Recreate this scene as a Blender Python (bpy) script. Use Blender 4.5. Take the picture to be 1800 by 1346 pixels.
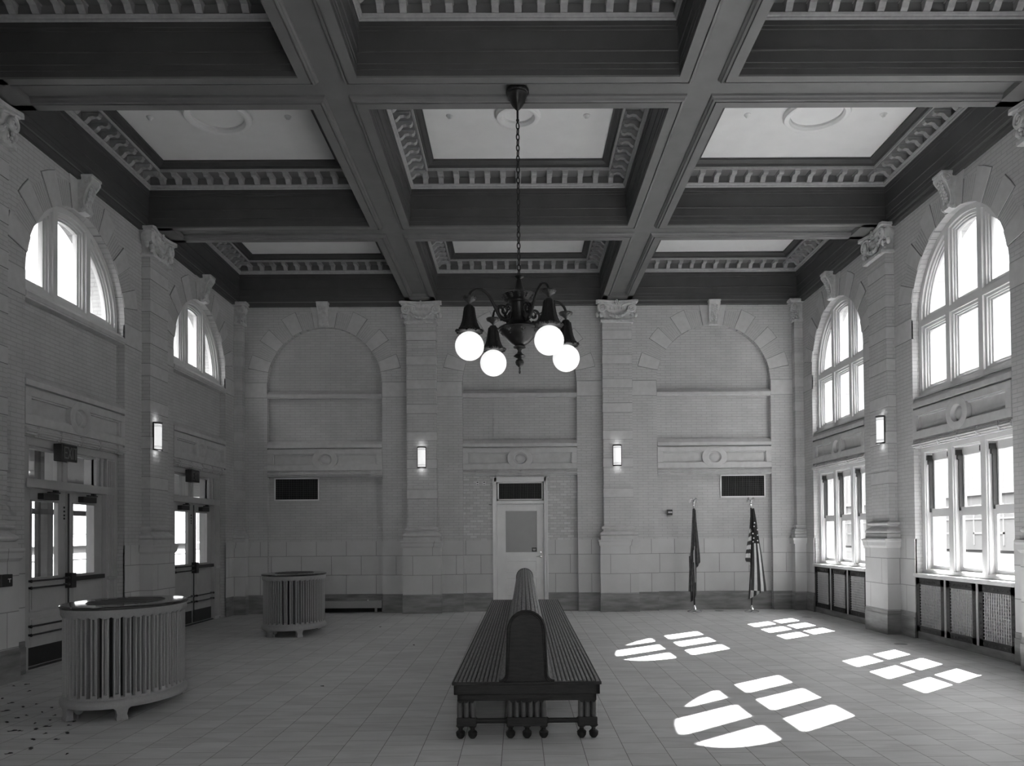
import bpy, bmesh, math, random
from mathutils import Vector, Matrix
R = random.Random(7)
PI = math.pi
C = bpy.context.scene.collection
for o in list(bpy.data.objects): bpy.data.objects.remove(o, do_unlink=True)

# ------------------------------------------------------------------ camera
cam_d = bpy.data.cameras.new('camera'); cam = bpy.data.objects.new('camera', cam_d); C.objects.link(cam)
cr = Vector((0.99993652, -0.0077085, -0.00821852)); cf = Vector((0.00785859, 0.99980002, 0.01838896))
cu = Vector((0.00807512, -0.01845238, 0.99979713))
m = Matrix((cr, cu, -cf)).transposed().to_4x4(); m.translation = Vector((-0.03344, -15.87206, 1.5221))
cam.matrix_world = m
cam_d.sensor_width = 36.0; cam_d.sensor_fit = 'HORIZONTAL'
cam_d.lens = 1395.63548 / 1800 * 36
cam_d.shift_x = -(922.99669 - 900) / 1800; cam_d.shift_y = (914.71423 - 673) / 1800
cam_d.clip_start = 0.05; cam_d.clip_end = 500
bpy.context.scene.camera = cam
# ------------------------------------------------------------------ sky, sun, exposure
SKY = 1.15; SUN = 11.5; EXPO = 3.2; FRONT_FILL = 0.85
w = bpy.data.worlds.new('sky'); bpy.context.scene.world = w; w.use_nodes = True
nt = w.node_tree; nt.nodes.clear()
wo = nt.nodes.new('ShaderNodeOutputWorld'); bg = nt.nodes.new('ShaderNodeBackground')
tc = nt.nodes.new('ShaderNodeTexCoord'); sp = nt.nodes.new('ShaderNodeSeparateXYZ'); rp = nt.nodes.new('ShaderNodeValToRGB')
rp.color_ramp.elements[0].position = 0.0; rp.color_ramp.elements[0].color = (.115, .115, .115, 1)
rp.color_ramp.elements[1].position = 0.62; rp.color_ramp.elements[1].color = (1, 1, 1, 1)
el_ = rp.color_ramp.elements.new(0.22); el_.color = (.14, .14, .14, 1)
nt.links.new(tc.outputs['Generated'], sp.inputs[0]); nt.links.new(sp.outputs['Z'], rp.inputs[0])
mr = nt.nodes.new('ShaderNodeMapRange'); mr.inputs['From Min'].default_value = -.75; mr.inputs['From Max'].default_value = -.95  # brighter sky patch added behind the viewer as fill light
mr.inputs['To Min'].default_value = 0; mr.inputs['To Max'].default_value = FRONT_FILL
nt.links.new(sp.outputs['Y'], mr.inputs['Value'])
av = nt.nodes.new('ShaderNodeMixRGB'); av.blend_type = 'ADD'; av.inputs[0].default_value = 1
nt.links.new(rp.outputs[0], av.inputs[1]); nt.links.new(mr.outputs[0], av.inputs[2])
nt.links.new(av.outputs[0], bg.inputs['Color']); nt.links.new(bg.outputs[0], wo.inputs[0]); bg.inputs['Strength'].default_value = SKY
sd = bpy.data.lights.new('sun', 'SUN'); sun = bpy.data.objects.new('sun', sd); C.objects.link(sun)
sd.energy = SUN; sd.angle = math.radians(0.53)
sun.rotation_euler = Vector((-0.856, -0.724, -1.0)).to_track_quat('-Z', 'Y').to_euler()
sun.location = (20, 10, 20)
vs = bpy.context.scene.view_settings
vs.view_transform = 'Standard'; vs.look = 'None'; vs.exposure = EXPO; vs.gamma = 1.0; vs.use_curve_mapping = False

# ------------------------------------------------------------------ materials (all procedural)
def g3(v): return (v, v, v, 1)
def newmat(name):
    m = bpy.data.materials.new(name); m.use_nodes = True
    n = m.node_tree; b = n.nodes['Principled BSDF']
    return m, n, b
def plain(name, v, rough=0.6, metal=0.0, noise=0.12, scale=6.0, bump=0.0, spec=0.5, streak=None):
    m, n, b = newmat(name)
    tc = n.nodes.new('ShaderNodeTexCoord'); nz = n.nodes.new('ShaderNodeTexNoise'); nz.inputs['Scale'].default_value = scale
    nz.inputs['Detail'].default_value = 6
    src = tc.outputs['Object']
    if streak:
        mp = n.nodes.new('ShaderNodeMapping'); mp.inputs['Scale'].default_value = streak
        n.links.new(src, mp.inputs[0]); src = mp.outputs[0]
    n.links.new(src, nz.inputs['Vector'])
    r = n.nodes.new('ShaderNodeValToRGB'); e = r.color_ramp.elements
    e[0].position = 0.3; e[1].position = 0.7
    e[0].color = g3(v * (1 - noise)); e[1].color = g3(min(1, v * (1 + noise)))
    n.links.new(nz.outputs['Fac'], r.inputs[0]); n.links.new(r.outputs[0], b.inputs['Base Color'])
    b.inputs['Roughness'].default_value = rough; b.inputs['Metallic'].default_value = metal
    b.inputs['Specular IOR Level'].default_value = spec
    if bump:
        bp = n.nodes.new('ShaderNodeBump'); bp.inputs['Strength'].default_value = bump; bp.inputs['Distance'].default_value = 0.01
        n.links.new(nz.outputs['Fac'], bp.inputs['Height']); n.links.new(bp.outputs[0], b.inputs['Normal'])
    return m
def wallvec(n, swap=False, off=(0, 0)):
    """(x+y, z) of the world position: runs along any axis-aligned wall"""
    g = n.nodes.new('ShaderNodeNewGeometry'); s = n.nodes.new('ShaderNodeSeparateXYZ'); n.links.new(g.outputs['Position'], s.inputs[0])
    a = n.nodes.new('ShaderNodeMath'); a.operation = 'ADD'; n.links.new(s.outputs['X'], a.inputs[0]); n.links.new(s.outputs['Y'], a.inputs[1])
    c = n.nodes.new('ShaderNodeCombineXYZ')
    ax = n.nodes.new('ShaderNodeMath'); ax.operation = 'ADD'; ax.inputs[1].default_value = off[0]; n.links.new(a.outputs[0], ax.inputs[0])
    az = n.nodes.new('ShaderNodeMath'); az.operation = 'ADD'; az.inputs[1].default_value = off[1]; n.links.new(s.outputs['Z'], az.inputs[0])
    n.links.new(ax.outputs[0], c.inputs[0]); n.links.new(az.outputs[0], c.inputs[1])
    return c.outputs[0], g.outputs['Position']
def masonry(name, v1, v2, vm, bw, rh, mort, off=(0, 0), rough=0.8, bumpd=0.004, mottled=0.12, bias=0.0, offset=0.5):
    m, n, b = newmat(name)
    vec, pos = wallvec(n, off=off)
    bt = n.nodes.new('ShaderNodeTexBrick'); n.links.new(vec, bt.inputs['Vector'])
    bt.offset = offset
    bt.inputs['Scale'].default_value = 1; bt.inputs['Brick Width'].default_value = bw; bt.inputs['Row Height'].default_value = rh
    bt.inputs['Mortar Size'].default_value = mort; bt.inputs['Mortar Smooth'].default_value = 0.2; bt.inputs['Bias'].default_value = bias
    bt.inputs['Color1'].default_value = g3(v1); bt.inputs['Color2'].default_value = g3(v2); bt.inputs['Mortar'].default_value = g3(vm)
    nz = n.nodes.new('ShaderNodeTexNoise'); nz.inputs['Scale'].default_value = 3.0; nz.inputs['Detail'].default_value = 8
    n.links.new(pos, nz.inputs['Vector'])
    r = n.nodes.new('ShaderNodeValToRGB'); r.color_ramp.elements[0].color = g3(1 - mottled); r.color_ramp.elements[1].color = g3(1 + 0 * mottled)
    r.color_ramp.elements[0].position = .3; r.color_ramp.elements[1].position = .65
    n.links.new(nz.outputs['Fac'], r.inputs[0])
    mx = n.nodes.new('ShaderNodeMixRGB'); mx.blend_type = 'MULTIPLY'; mx.inputs[0].default_value = 1
    n.links.new(bt.outputs['Color'], mx.inputs[1]); n.links.new(r.outputs[0], mx.inputs[2]); n.links.new(mx.outputs[0], b.inputs['Base Color'])
    b.inputs['Roughness'].default_value = rough
    bp = n.nodes.new('ShaderNodeBump'); bp.inputs['Strength'].default_value = 0.6; bp.inputs['Distance'].default_value = bumpd; bp.invert = True
    n.links.new(bt.outputs['Fac'], bp.inputs['Height']); n.links.new(bp.outputs[0], b.inputs['Normal'])
    return m
def emit(name, v, base=0.8):
    m, n, b = newmat(name); b.inputs['Base Color'].default_value = g3(base)
    b.inputs['Emission Color'].default_value = g3(1); b.inputs['Emission Strength'].default_value = v
    return m
def glass(name, tint=0.93, rough=0.0, refl=1.0):
    m, n, b = newmat(name); n.nodes.remove(b)
    out = n.nodes['Material Output']; t = n.nodes.new('ShaderNodeBsdfTransparent'); t.inputs[0].default_value = g3(tint)
    gl = n.nodes.new('ShaderNodeBsdfGlossy'); gl.inputs['Roughness'].default_value = rough; gl.inputs['Color'].default_value = g3(1)
    lw = n.nodes.new('ShaderNodeLayerWeight'); lw.inputs['Blend'].default_value = .5
    pw = n.nodes.new('ShaderNodeMath'); pw.operation = 'POWER'; pw.inputs[1].default_value = 5; n.links.new(lw.outputs['Facing'], pw.inputs[0])
    f = n.nodes.new('ShaderNodeMath'); f.operation = 'MULTIPLY_ADD'; f.inputs[1].default_value = .9 * refl; f.inputs[2].default_value = .03 * refl; n.links.new(pw.outputs[0], f.inputs[0])
    mx = n.nodes.new('ShaderNodeMixShader'); n.links.new(f.outputs[0], mx.inputs[0]); n.links.new(t.outputs[0], mx.inputs[1]); n.links.new(gl.outputs[0], mx.inputs[2])
    n.links.new(mx.outputs[0], out.inputs[0])
    return m
M = {}
M['brick'] = masonry('pale_brick', .49, .525, .42, .205, .0525, .006, mottled=.10)
M['brick_patch'] = masonry('newer_brick', .47, .62, .42, .14, .0525, .006, mottled=.05)
M['stone'] = plain('cut_stone', .51, .75, noise=.07, scale=9, bump=.15)
M['ashlar'] = masonry('stone_blocks', .53, .57, .28, .60, .384, .006, off=(.1, -.365), mottled=.08, bumpd=.006)
M['ashlar_pier'] = masonry('pier_stone_blocks', .53, .57, .30, .78, .384, .006, off=(.0, -.365), mottled=.08, bumpd=.006)
M['marble'] = plain('dark_marble', .21, .4, noise=.35, scale=2.5, streak=(1, 1, 5))
M['carved'] = plain('carved_stone', .55, .7, noise=.15, scale=14, bump=.4)
M['beam'] = plain('dark_beam_paint', .15, .5, noise=.08, scale=4)
M['frieze'] = plain('frieze_paint_with_shade', .062, .55, noise=.1, scale=4)  # darker than the beam paint: shade of upright faces put into the colour
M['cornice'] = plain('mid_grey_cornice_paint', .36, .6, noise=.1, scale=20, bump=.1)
M['plaster'] = plain('white_plaster', .74, .85, noise=.03, scale=3)
M['paint'] = plain('white_window_paint', .64, .45, noise=.03, scale=3)
M['doorpaint'] = plain('grey_door_paint', .68, .45, noise=.04, scale=5)
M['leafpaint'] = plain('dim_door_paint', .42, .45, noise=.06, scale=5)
M['glass'] = glass('window_glass')
M['frost'] = plain('frosted_pane', .27, .35, noise=.03)
M['black'] = plain('black_metal', .018, .45, noise=.2, scale=20)
M['iron'] = plain('dark_bronze', .012, .35, metal=.0, noise=.35, scale=25, bump=.2, spec=.4)
M['bronze'] = plain('lighter_bronze', .05, .38, metal=.3, noise=.4, scale=40, bump=.3)  # lighter bronze for the relief leaves and lamp cups
M['groove'] = plain('dark_groove', .015, .8)
M['ventframe'] = plain('pale_vent_frame', .8, .5, noise=.03)
M['radial'] = plain('radial_brick', .47, .85, noise=.06, scale=20)
M['joint'] = plain('dark_stone_joint', .16, .9)
M['globe'] = emit('lit_opal_globe', .09, .85)
M['sconce'] = emit('lit_sconce_glass', .075, .8)
M['radiator'] = plain('radiator_silver_paint', .30, .5, noise=.06, scale=60, bump=.1)
M['radiator_inner'] = plain('radiator_fin_metal', .20, .6, noise=.06, scale=20)  # darker grey for the fins behind the lattice
M['top'] = plain('dark_polished_top', .035, .09, noise=.5, scale=8, spec=.7)
M['wood'] = plain('worn_dark_oak', .20, .5, noise=.45, scale=10, bump=.25, streak=(9, .8, 9))
M['wood_dark'] = plain('dark_oak', .02, .55, noise=.35, scale=9, bump=.15, streak=(1.2, 6, 6), spec=.25)
M['column'] = plain('column_oak', .075, .5, noise=.3, scale=12, bump=.2)
M['chrome'] = plain('chrome', .7, .18, metal=1, noise=.05)
M['lattice'] = plain('painted_lattice', .42, .55, noise=.05)
M['lattice_dark'] = plain('black_iron_border', .014, .5, noise=.2, scale=20)
M['flag_dark'] = plain('dark_flag_cloth', .08, .85, noise=.4, scale=14, bump=.2)
M['flag_white'] = plain('white_flag_cloth', .55, .85, noise=.08, scale=14)
M['flag_red'] = plain('dark_stripe_cloth', .045, .85, noise=.1, scale=14)
M['flag_blue'] = plain('dark_canton_cloth', .016, .85, noise=.1, scale=14)
M['star'] = plain('white_star_cloth', .8, .85, noise=.02)
M['leaf'] = plain('dry_leaf', .05, .9, noise=.3, scale=30)
M['outground'] = plain('grey_pavement', .022, .95, noise=.08, scale=.7, spec=.03)
M['outwall'] = plain('pale_outer_building', .27, .9, noise=.03, scale=.4, spec=.1)
M['outtrim'] = plain('white_outer_trim', .38, .8, noise=.02)
M['canopy'] = plain('porch_underside', .10, .8, noise=.1)
M['white'] = plain('white_plastic', .7, .4, noise=.02)
M['dark_grille'] = plain('dark_grille_wire', .07, .5, noise=.1)
M['void'] = plain('hollow_shade_black', .006, .9, noise=.1)  # near-black stands for the shade in hollows and gaps
# floor tiles
def floor_mat():
    m, n, b = newmat('marble_floor_tiles')
    g = n.nodes.new('ShaderNodeNewGeometry'); s = n.nodes.new('ShaderNodeSeparateXYZ'); n.links.new(g.outputs['Position'], s.inputs[0])
    ax = n.nodes.new('ShaderNodeMath'); ax.operation = 'ADD'; ax.inputs[1].default_value = .452 + .2885 * 40; n.links.new(s.outputs['X'], ax.inputs[0])
    ay = n.nodes.new('ShaderNodeMath'); ay.operation = 'ADD'; ay.inputs[1].default_value = 30.1; n.links.new(s.outputs['Y'], ay.inputs[0])
    c = n.nodes.new('ShaderNodeCombineXYZ'); n.links.new(ay.outputs[0], c.inputs[0]); n.links.new(ax.outputs[0], c.inputs[1])
    bt = n.nodes.new('ShaderNodeTexBrick'); n.links.new(c.outputs[0], bt.inputs['Vector'])
    bt.inputs['Scale'].default_value = 1; bt.inputs['Brick Width'].default_value = .2885; bt.inputs['Row Height'].default_value = .2885
    bt.inputs['Mortar Size'].default_value = .0028; bt.inputs['Mortar Smooth'].default_value = .3
    bt.inputs['Color1'].default_value = g3(.55); bt.inputs['Color2'].default_value = g3(.63); bt.inputs['Mortar'].default_value = g3(.10)
    mp = n.nodes.new('ShaderNodeMapping'); mp.inputs['Scale'].default_value = (1, 3.2, 1); n.links.new(g.outputs['Position'], mp.inputs[0])
    nz = n.nodes.new('ShaderNodeTexNoise'); nz.inputs['Scale'].default_value = 2.2; nz.inputs['Detail'].default_value = 9; nz.inputs['Distortion'].default_value = .6
    n.links.new(mp.outputs[0], nz.inputs['Vector'])
    r = n.nodes.new('ShaderNodeValToRGB'); r.color_ramp.elements[0].color = g3(.84); r.color_ramp.elements[1].color = g3(1.0)
    r.color_ramp.elements[0].position = .35; r.color_ramp.elements[1].position = .62
    n.links.new(nz.outputs['Fac'], r.inputs[0])
    mx = n.nodes.new('ShaderNodeMixRGB'); mx.blend_type = 'MULTIPLY'; mx.inputs[0].default_value = 1
    n.links.new(bt.outputs['Color'], mx.inputs[1]); n.links.new(r.outputs[0], mx.inputs[2]); n.links.new(mx.outputs[0], b.inputs['Base Color'])
    b.inputs['Roughness'].default_value = .42; b.inputs['Specular IOR Level'].default_value = .35
    return m
M['floor'] = floor_mat()

# ------------------------------------------------------------------ mesh helpers
class MB:
    def __init__(s, T=None): s.v = []; s.f = []; s.mi = []; s.T = T or (lambda a, b, c: (a, b, c)); s.cur = 0
    def add(s, vs_, fs):
        o = len(s.v); s.v += [s.T(*p) for p in vs_]; s.f += [tuple(i + o for i in f) for f in fs]; s.mi += [s.cur] * len(fs)
    def box(s, x0, x1, y0, y1, z0, z1):
        s.add([(x0, y0, z0), (x1, y0, z0), (x1, y1, z0), (x0, y1, z0), (x0, y0, z1), (x1, y0, z1), (x1, y1, z1), (x0, y1, z1)],
              [(0, 3, 2, 1), (4, 5, 6, 7), (0, 1, 5, 4), (1, 2, 6, 5), (2, 3, 7, 6), (3, 0, 4, 7)])
    def loft(s, loops, closed=True, caps=True):
        n = len(loops[0]); vs_ = [p for l in loops for p in l]; fs = []
        for k in range(len(loops) - 1):
            for i in range(n if closed else n - 1):
                j = (i + 1) % n; fs.append((k * n + i, k * n + j, (k + 1) * n + j, (k + 1) * n + i))
        if caps: fs.append(tuple(range(n))[::-1]); fs.append(tuple((len(loops) - 1) * n + i for i in range(n)))
        s.add(vs_, fs)
    def lathe(s, prof, cx=0, cy=0, cz=0, n=20, ax='z', sx=1, sy=1):
        loops = []
        for r, h in prof:
            r = max(r, 1e-4); l = []
            for i in range(n):
                a = 2 * PI * i / n; u, v_ = r * math.cos(a) * sx, r * math.sin(a) * sy
                l.append({'z': (cx + u, cy + v_, cz + h), 'y': (cx + u, cy + h, cz + v_), 'x': (cx + h, cy + u, cz + v_)}[ax])
            loops.append(l)
        s.loft(loops)
    def sphere(s, c, r, n=10, m=7, sc=(1, 1, 1)):
        s.lathe([(r * math.sin(PI * k / m), -r * math.cos(PI * k / m) * sc[2]) for k in range(m + 1)], c[0], c[1], c[2], n, 'z', sc[0], sc[1])
    def tube(s, pts, r, n=8, r2=None):
        pts = [Vector(p) for p in pts]; loops = []; N = len(pts)
        t0 = (pts[1] - pts[0]).normalized(); up = Vector((0, 0, 1)) if abs(t0.z) < .9 else Vector((1, 0, 0))
        nn = t0.cross(up).normalized()
        for i, p in enumerate(pts):
            t = (pts[min(i + 1, N - 1)] - pts[max(i - 1, 0)]).normalized()
            nn = (nn - t * nn.dot(t)); nn = nn.normalized() if nn.length > 1e-6 else t.orthogonal().normalized()
            b = t.cross(nn); rr = r if r2 is None else r + (r2 - r) * i / (N - 1)
            if callable(r): rr = r(i / (N - 1))
            loops.append([tuple(p + nn * rr * math.cos(2 * PI * k / n) + b * rr * math.sin(2 * PI * k / n)) for k in range(n)])
        s.loft(loops)
    def ext(s, prof, a0, a1, order='dz'):
        """closed profile (d,z) swept along the first coordinate"""
        s.loft([[(a, d, z) for d, z in prof] for a in (a0, a1)])
    def ring(s, x0, x1, y0, y1, prof):
        """mitred moulding round a rectangle: prof = [(inset, z)...] open strip"""
        loops = []
        for i, z in prof: loops.append([(x0 + i, y0 + i, z), (x1 - i, y0 + i, z), (x1 - i, y1 - i, z), (x0 + i, y1 - i, z)])
        s.loft(loops, closed=True, caps=False)
    def torus(s, c, R_, r, ax='z', n=20, m=8, sc=(1, 1)):
        loops = []
        for i in range(n + 1):
            a = 2 * PI * i / n; l = []
            for k in range(m):
                b = 2 * PI * k / m; q = R_ + r * math.cos(b); u, v_, h = q * math.cos(a) * sc[0], q * math.sin(a) * sc[1], r * math.sin(b)
                l.append({'z': (c[0] + u, c[1] + v_, c[2] + h), 'y': (c[0] + u, c[1] + h, c[2] + v_), 'x': (c[0] + h, c[1] + u, c[2] + v_)}[ax])
            loops.append(l)
        s.loft(loops, caps=False)
    def build(s, name, mat, parent=None, smooth=False, bevel=0, mats=None):
        me = bpy.data.meshes.new(name); me.from_pydata(s.v, [], s.f)
        for x in (mats or [mat]): me.materials.append(x)
        if mats:
            for p, i in zip(me.polygons, s.mi): p.material_index = i
        bm = bmesh.new(); bm.from_mesh(me); bmesh.ops.recalc_face_normals(bm, faces=bm.faces[:]); bm.to_mesh(me); bm.free()
        if smooth:
            for p in me.polygons: p.use_smooth = True
            try: me.set_sharp_from_angle(angle=math.radians(40))
            except Exception: pass
        o = bpy.data.objects.new(name, me); C.objects.link(o)
        if parent: o.parent = parent
        if bevel:
            b = o.modifiers.new('bevel', 'BEVEL'); b.width = bevel; b.segments = 2; b.limit_method = 'ANGLE'
        return o
def tag(o, label=None, cat=None, group=None, kind=None):
    if label: o['label'] = label
    if cat: o['category'] = cat
    if group: o['group'] = group
    if kind: o['kind'] = kind
    return o
def empty(name, loc=(0, 0, 0), rz=0, **k):
    o = bpy.data.objects.new(name, None); C.objects.link(o); o.location = loc; o.rotation_euler = (0, 0, rz); o.empty_display_size = .2
    return tag(o, **k)
def copy_tree(o, parent=None):
    c = o.copy(); C.objects.link(c); c.parent = parent
    for ch in [x for x in bpy.data.objects if x.parent == o]: copy_tree(ch, c)
    return c
def spiral(cx, cz, r0, turns, a0=0, sgn=1, n=26, y=0, r1=.15):
    return [(cx + (r0 * (1 - (1 - r1) * t / n)) * math.cos(a0 + sgn * 2 * PI * turns * t / n), y,
             cz + (r0 * (1 - (1 - r1) * t / n)) * math.sin(a0 + sgn * 2 * PI * turns * t / n)) for t in range(n + 1)]
W = 5.66; H0 = 6.12; RN = 1.146; ZS = 4.58; YF = -19.1
TB = lambda s, d, z: (s, -d, z)
TR = lambda s, d, z: (W - d, s, z)
TL = lambda s, d, z: (-W + d, s, z)
TF = lambda s, d, z: (s, YF + d, z)
# ================================================================== ROOM SHELL
fl = MB(); fl.box(-W - .5, W + .5, YF - .3, .5, -.2, 0)
floor = fl.build('floor', M['floor']); tag(floor, 'pale square marble floor tiles with sunlit window patches', kind='structure')

def arch_solid(b, c, r, zs, top, d0, d1, n=28):
    """wall between an arch and a flat top"""
    xs = [-r * math.cos(PI * i / n) for i in range(n + 1)]
    for i in range(n):
        a, e = xs[i], xs[i + 1]; za = zs + math.sqrt(max(0, r * r - a * a)); ze = zs + math.sqrt(max(0, r * r - e * e))
        b.add([(c + a, d0, za), (c + e, d0, ze), (c + e, d0, top), (c + a, d0, top), (c + a, d1, za), (c + e, d1, ze), (c + e, d1, top), (c + a, d1, top)],
              [(0, 1, 2, 3), (4, 7, 6, 5), (0, 4, 5, 1), (3, 2, 6, 7)])
def arch_stones(T, c, parent):
    b = MB(T)
    def wedge(a0, a1, r0, r1, d):
        n = max(2, int(abs(a1 - a0) / 4)); lo = []
        A = [math.radians(a0 + (a1 - a0) * i / n) for i in range(n + 1)]
        poly = [(c + r0 * math.cos(a), ZS + r0 * math.sin(a)) for a in A] + [(c + r1 * math.cos(a), ZS + r1 * math.sin(a)) for a in A[::-1]]
        b.loft([[(x, -.1, z) for x, z in poly], [(x, d, z) for x, z in poly]])
    jb = MB(T); keep = b; b = jb
    for a0, a1 in ((12, 22.3), (34.4, 44.6), (56.6, 67.9)):
        wedge(a0 - .28, a1 + .28, RN + .001, 1.557, .005); wedge(180 - a1 - .28, 180 - a0 + .28, RN + .001, 1.557, .005)
    wedge(79.6, 100.4, RN + .001, 1.45, .005)
    jb.build('stone_joint', M['joint'], parent); b = keep
    for a0, a1 in ((12, 22.3), (34.4, 44.6), (56.6, 67.9)):
        wedge(a0, a1, RN + .001, 1.55, .014); wedge(180 - a1, 180 - a0, RN + .001, 1.55, .014)
    # keystone slab running up to the cornice
    z0 = ZS + RN * math.sin(math.radians(80)); t = math.tan(math.radians(10))
    b.loft([[(c - RN * math.cos(math.radians(80)), d, z0), (c + RN * math.cos(math.radians(80)), d, z0), (c + (H0 + .03 - ZS) * t, d, H0 + .03), (c - (H0 + .03 - ZS) * t, d, H0 + .03)] for d in (-.01, .014)])
    o = b.build('arch_stones', M['stone'], parent, bevel=.004)
    return o
def voussoir_brick(T, c, parent):
    """radial brick joints between the arch stones"""
    b = MB(T)
    for a0, a1 in ((22.4, 34.3), (44.7, 56.5), (68, 79.5), (157.6 - 12, 157.6), (180 - 56.5, 180 - 44.7), (180 - 79.5, 180 - 68)):
        A = [math.radians(a0 + (a1 - a0) * i / 4) for i in range(5)]
        poly = [(c + RN * 1.001 * math.cos(a), ZS + RN * 1.001 * math.sin(a)) for a in A] + [(c + 1.47 * math.cos(a), ZS + 1.47 * math.sin(a)) for a in A[::-1]]
        b.loft([[(x, -.1, z) for x, z in poly], [(x, .002, z) for x, z in poly]])
    b.build('radial_brick', M['radial'], parent); b = MB(T)
    for a0, a1 in ((24, 33), (46, 55.5), (69.5, 78.5)):
        for k in range(6):
            for s_ in (0, 1):
                a = math.radians(a0 + (a1 - a0) * k / 5); a = PI - a if s_ else a
                p = (math.cos(a), math.sin(a)); q = (-p[1] * .002, p[0] * .002); r0, r1 = RN + .01, 1.46
                pts = [(c + p[0] * r0 - q[0], ZS + p[1] * r0 - q[1]), (c + p[0] * r0 + q[0], ZS + p[1] * r0 + q[1]), (c + p[0] * r1 + q[0], ZS + p[1] * r1 + q[1]), (c + p[0] * r1 - q[0], ZS + p[1] * r1 - q[1])]
                b.loft([[(x, d, z) for x, z in pts] for d in (-.002, .004)])
    return b.build('brick_joint', M['jointline'], parent)
M['recess'] = plain('cornice_recess_shade', .17, .7, noise=.1)  # darker than the cornice: shade between the modillions painted in
M['jointline'] = plain('radial_mortar', .30, .9)

def ring2(b, c, z, prof, n=28, sz=1.0):
    b.lathe([(r, -d) for r, d in prof], 0, 0, 0, n, 'y') if False else None
    loops = []
    for r, d in prof: loops.append([(c + r * math.cos(2 * PI * i / n), d, z + r * sz * math.sin(2 * PI * i / n)) for i in range(n)])
    b.loft(loops, caps=True)
def frieze_panel(T, c, parent, deep=-.3):
    b = MB(T); s0, s1 = c - RN + .002, c + RN - .002; F = .012
    b.box(s0, s1, deep, -.045, 2.72, 3.435)
    b.box(s0, s1, -.05, F, 3.175, 3.268); b.box(s0, s1, -.05, F, 2.845, 2.955)
    b.box(s0, s0 + .11, -.05, F, 2.955, 3.175); b.box(s1 - .11, s1, -.05, F, 2.955, 3.175)
    # inner step of each recessed panel
    for a, e in ((s0 + .11, c - .2), (c + .2, s1 - .11)):
        b.box(a, e, -.05, -.012, 3.155, 3.176); b.box(a, e, -.05, -.012, 2.954, 2.972)
        b.box(a, a + .02, -.05, -.012, 2.97, 3.16); b.box(e - .02, e, -.05, -.012, 2.97, 3.16)
    o = b.build('frieze_panel', M['stone'], parent, bevel=.004)
    r = MB(T); loops = []
    ring2(r, c, 3.062, [(.25, -.06), (.25, F + .002), (.245, F + .004), (.14, F + .004), (.133, -.005), (.118, -.03), (.10, -.034), (.085, -.022), (.04, -.012), (.005, -.01)], sz=.84)
    rr = r.build('roundel', M['stone'], parent, smooth=True)
    # string course above
    s = MB(T); s.ext([(-.11, 3.295), (F + .006, 3.295), (F + .006, 3.36), (-.045, 3.43), (-.11, 3.435)], s0, s1)
    for k in range(7):
        x = s0 + (s1 - s0) * k / 6
        s.ext([(-.05, 3.36), (F + .008, 3.352), (-.035, 3.425)], max(s0, x - .012), min(s1, x + .012))
    s.build('string_course', M['stone'], parent, bevel=.003)
    # reeded cord moulding with ribbon ties
    k = MB(T)
    k.box(s0, s1, deep * .5, -.02, 2.715, 2.85)
    for z, d in ((2.80, .0), (2.772, .016), (2.744, .0)):
        k.tube([(s0, d, z), (s1, d, z)], .017, 10)
    for i in range(5):
        x = s0 + (s1 - s0) * (i + .5) / 5
        k.tube([(x - .05, .0, 2.715), (x, .034, 2.772), (x + .06, .0, 2.83)], .008, 6)
        k.tube([(x + .03, .0, 2.715), (x, .034, 2.772), (x + .02, .0, 2.83)], .008, 6)
    k.build('cord_moulding', M['stone'], parent, smooth=True)
def upper_string(T, c, parent):
    s = MB(T); s0, s1 = c - RN + .002, c + RN - .002
    s.ext([(-.11, 4.29), (.01, 4.29), (.01, 4.31), (.02, 4.315), (.02, 4.37), (-.045, 4.43), (-.11, 4.435)], s0, s1)
    s.build('string_course', M['stone'], parent, bevel=.003)
def wall_lower(T, s0, s1, parent, d=0.0, deep=-.02):
    b = MB(T); b.box(s0, s1, deep, d + .012, .365, 1.425); b.build('wainscot', M['ashlar'], parent)
    b = MB(T); b.box(s0, s1, deep, d + .018, .30, .366); b.box(s0, s1, deep, d + .028, 0, .30); b.build('plinth', M['marble'], parent, bevel=.004)
def impost(T, s0, s1, parent):
    b = MB(T); b.box(s0, s1, -.02, .004, 4.305, 4.61); b.build('stone_joint', M['joint'], parent); b = MB(T); b.box(s0 + .004, s1 - .004, -.02, .008, 4.31, 4.605); b.build('impost_stone', M['stone'], parent, bevel=.003)

# ---------------------------------------------------------------- back wall
b = MB(TB); P = 3.9
edges = [-W - .5, -P - RN, -P + RN, -RN, RN, P - RN, P + RN, W + .5]
for i in (0, 2, 4, 6): b.box(edges[i], edges[i + 1], -.5, 0, 0, 7.3)
for c in (-P, 0, P): arch_solid(b, c, RN, ZS, 7.3, 0, -.5)
b.box(-P - RN, -P + RN, -.5, -.115, 0, 5.8); b.box(P - RN, P + RN, -.5, -.115, 0, 5.8)
b.box(-RN, -.54, -.5, -.115, 0, 5.8); b.box(.53, RN, -.5, -.115, 0, 5.8); b.box(-.55, .54, -.5, -.115, 2.675, 5.8); b.box(-.55, .54, -.5, -.45, 0, 2.7)
wall_back = b.build('wall_back', M['brick']); tag(wall_back, 'pale brick end wall with three blind arches', kind='structure')
for i in (0, 2, 4, 6): wall_lower(TB, max(edges[i], -W), min(edges[i + 1], W), wall_back)
wall_lower(TB, -P - RN, -P + RN, wall_back, -.115, -.2); wall_lower(TB, P - RN, P + RN, wall_back, -.115, -.2)
wall_lower(TB, -RN, -.55, wall_back, -.115, -.2); wall_lower(TB, .54, RN, wall_back, -.115, -.2)
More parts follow.
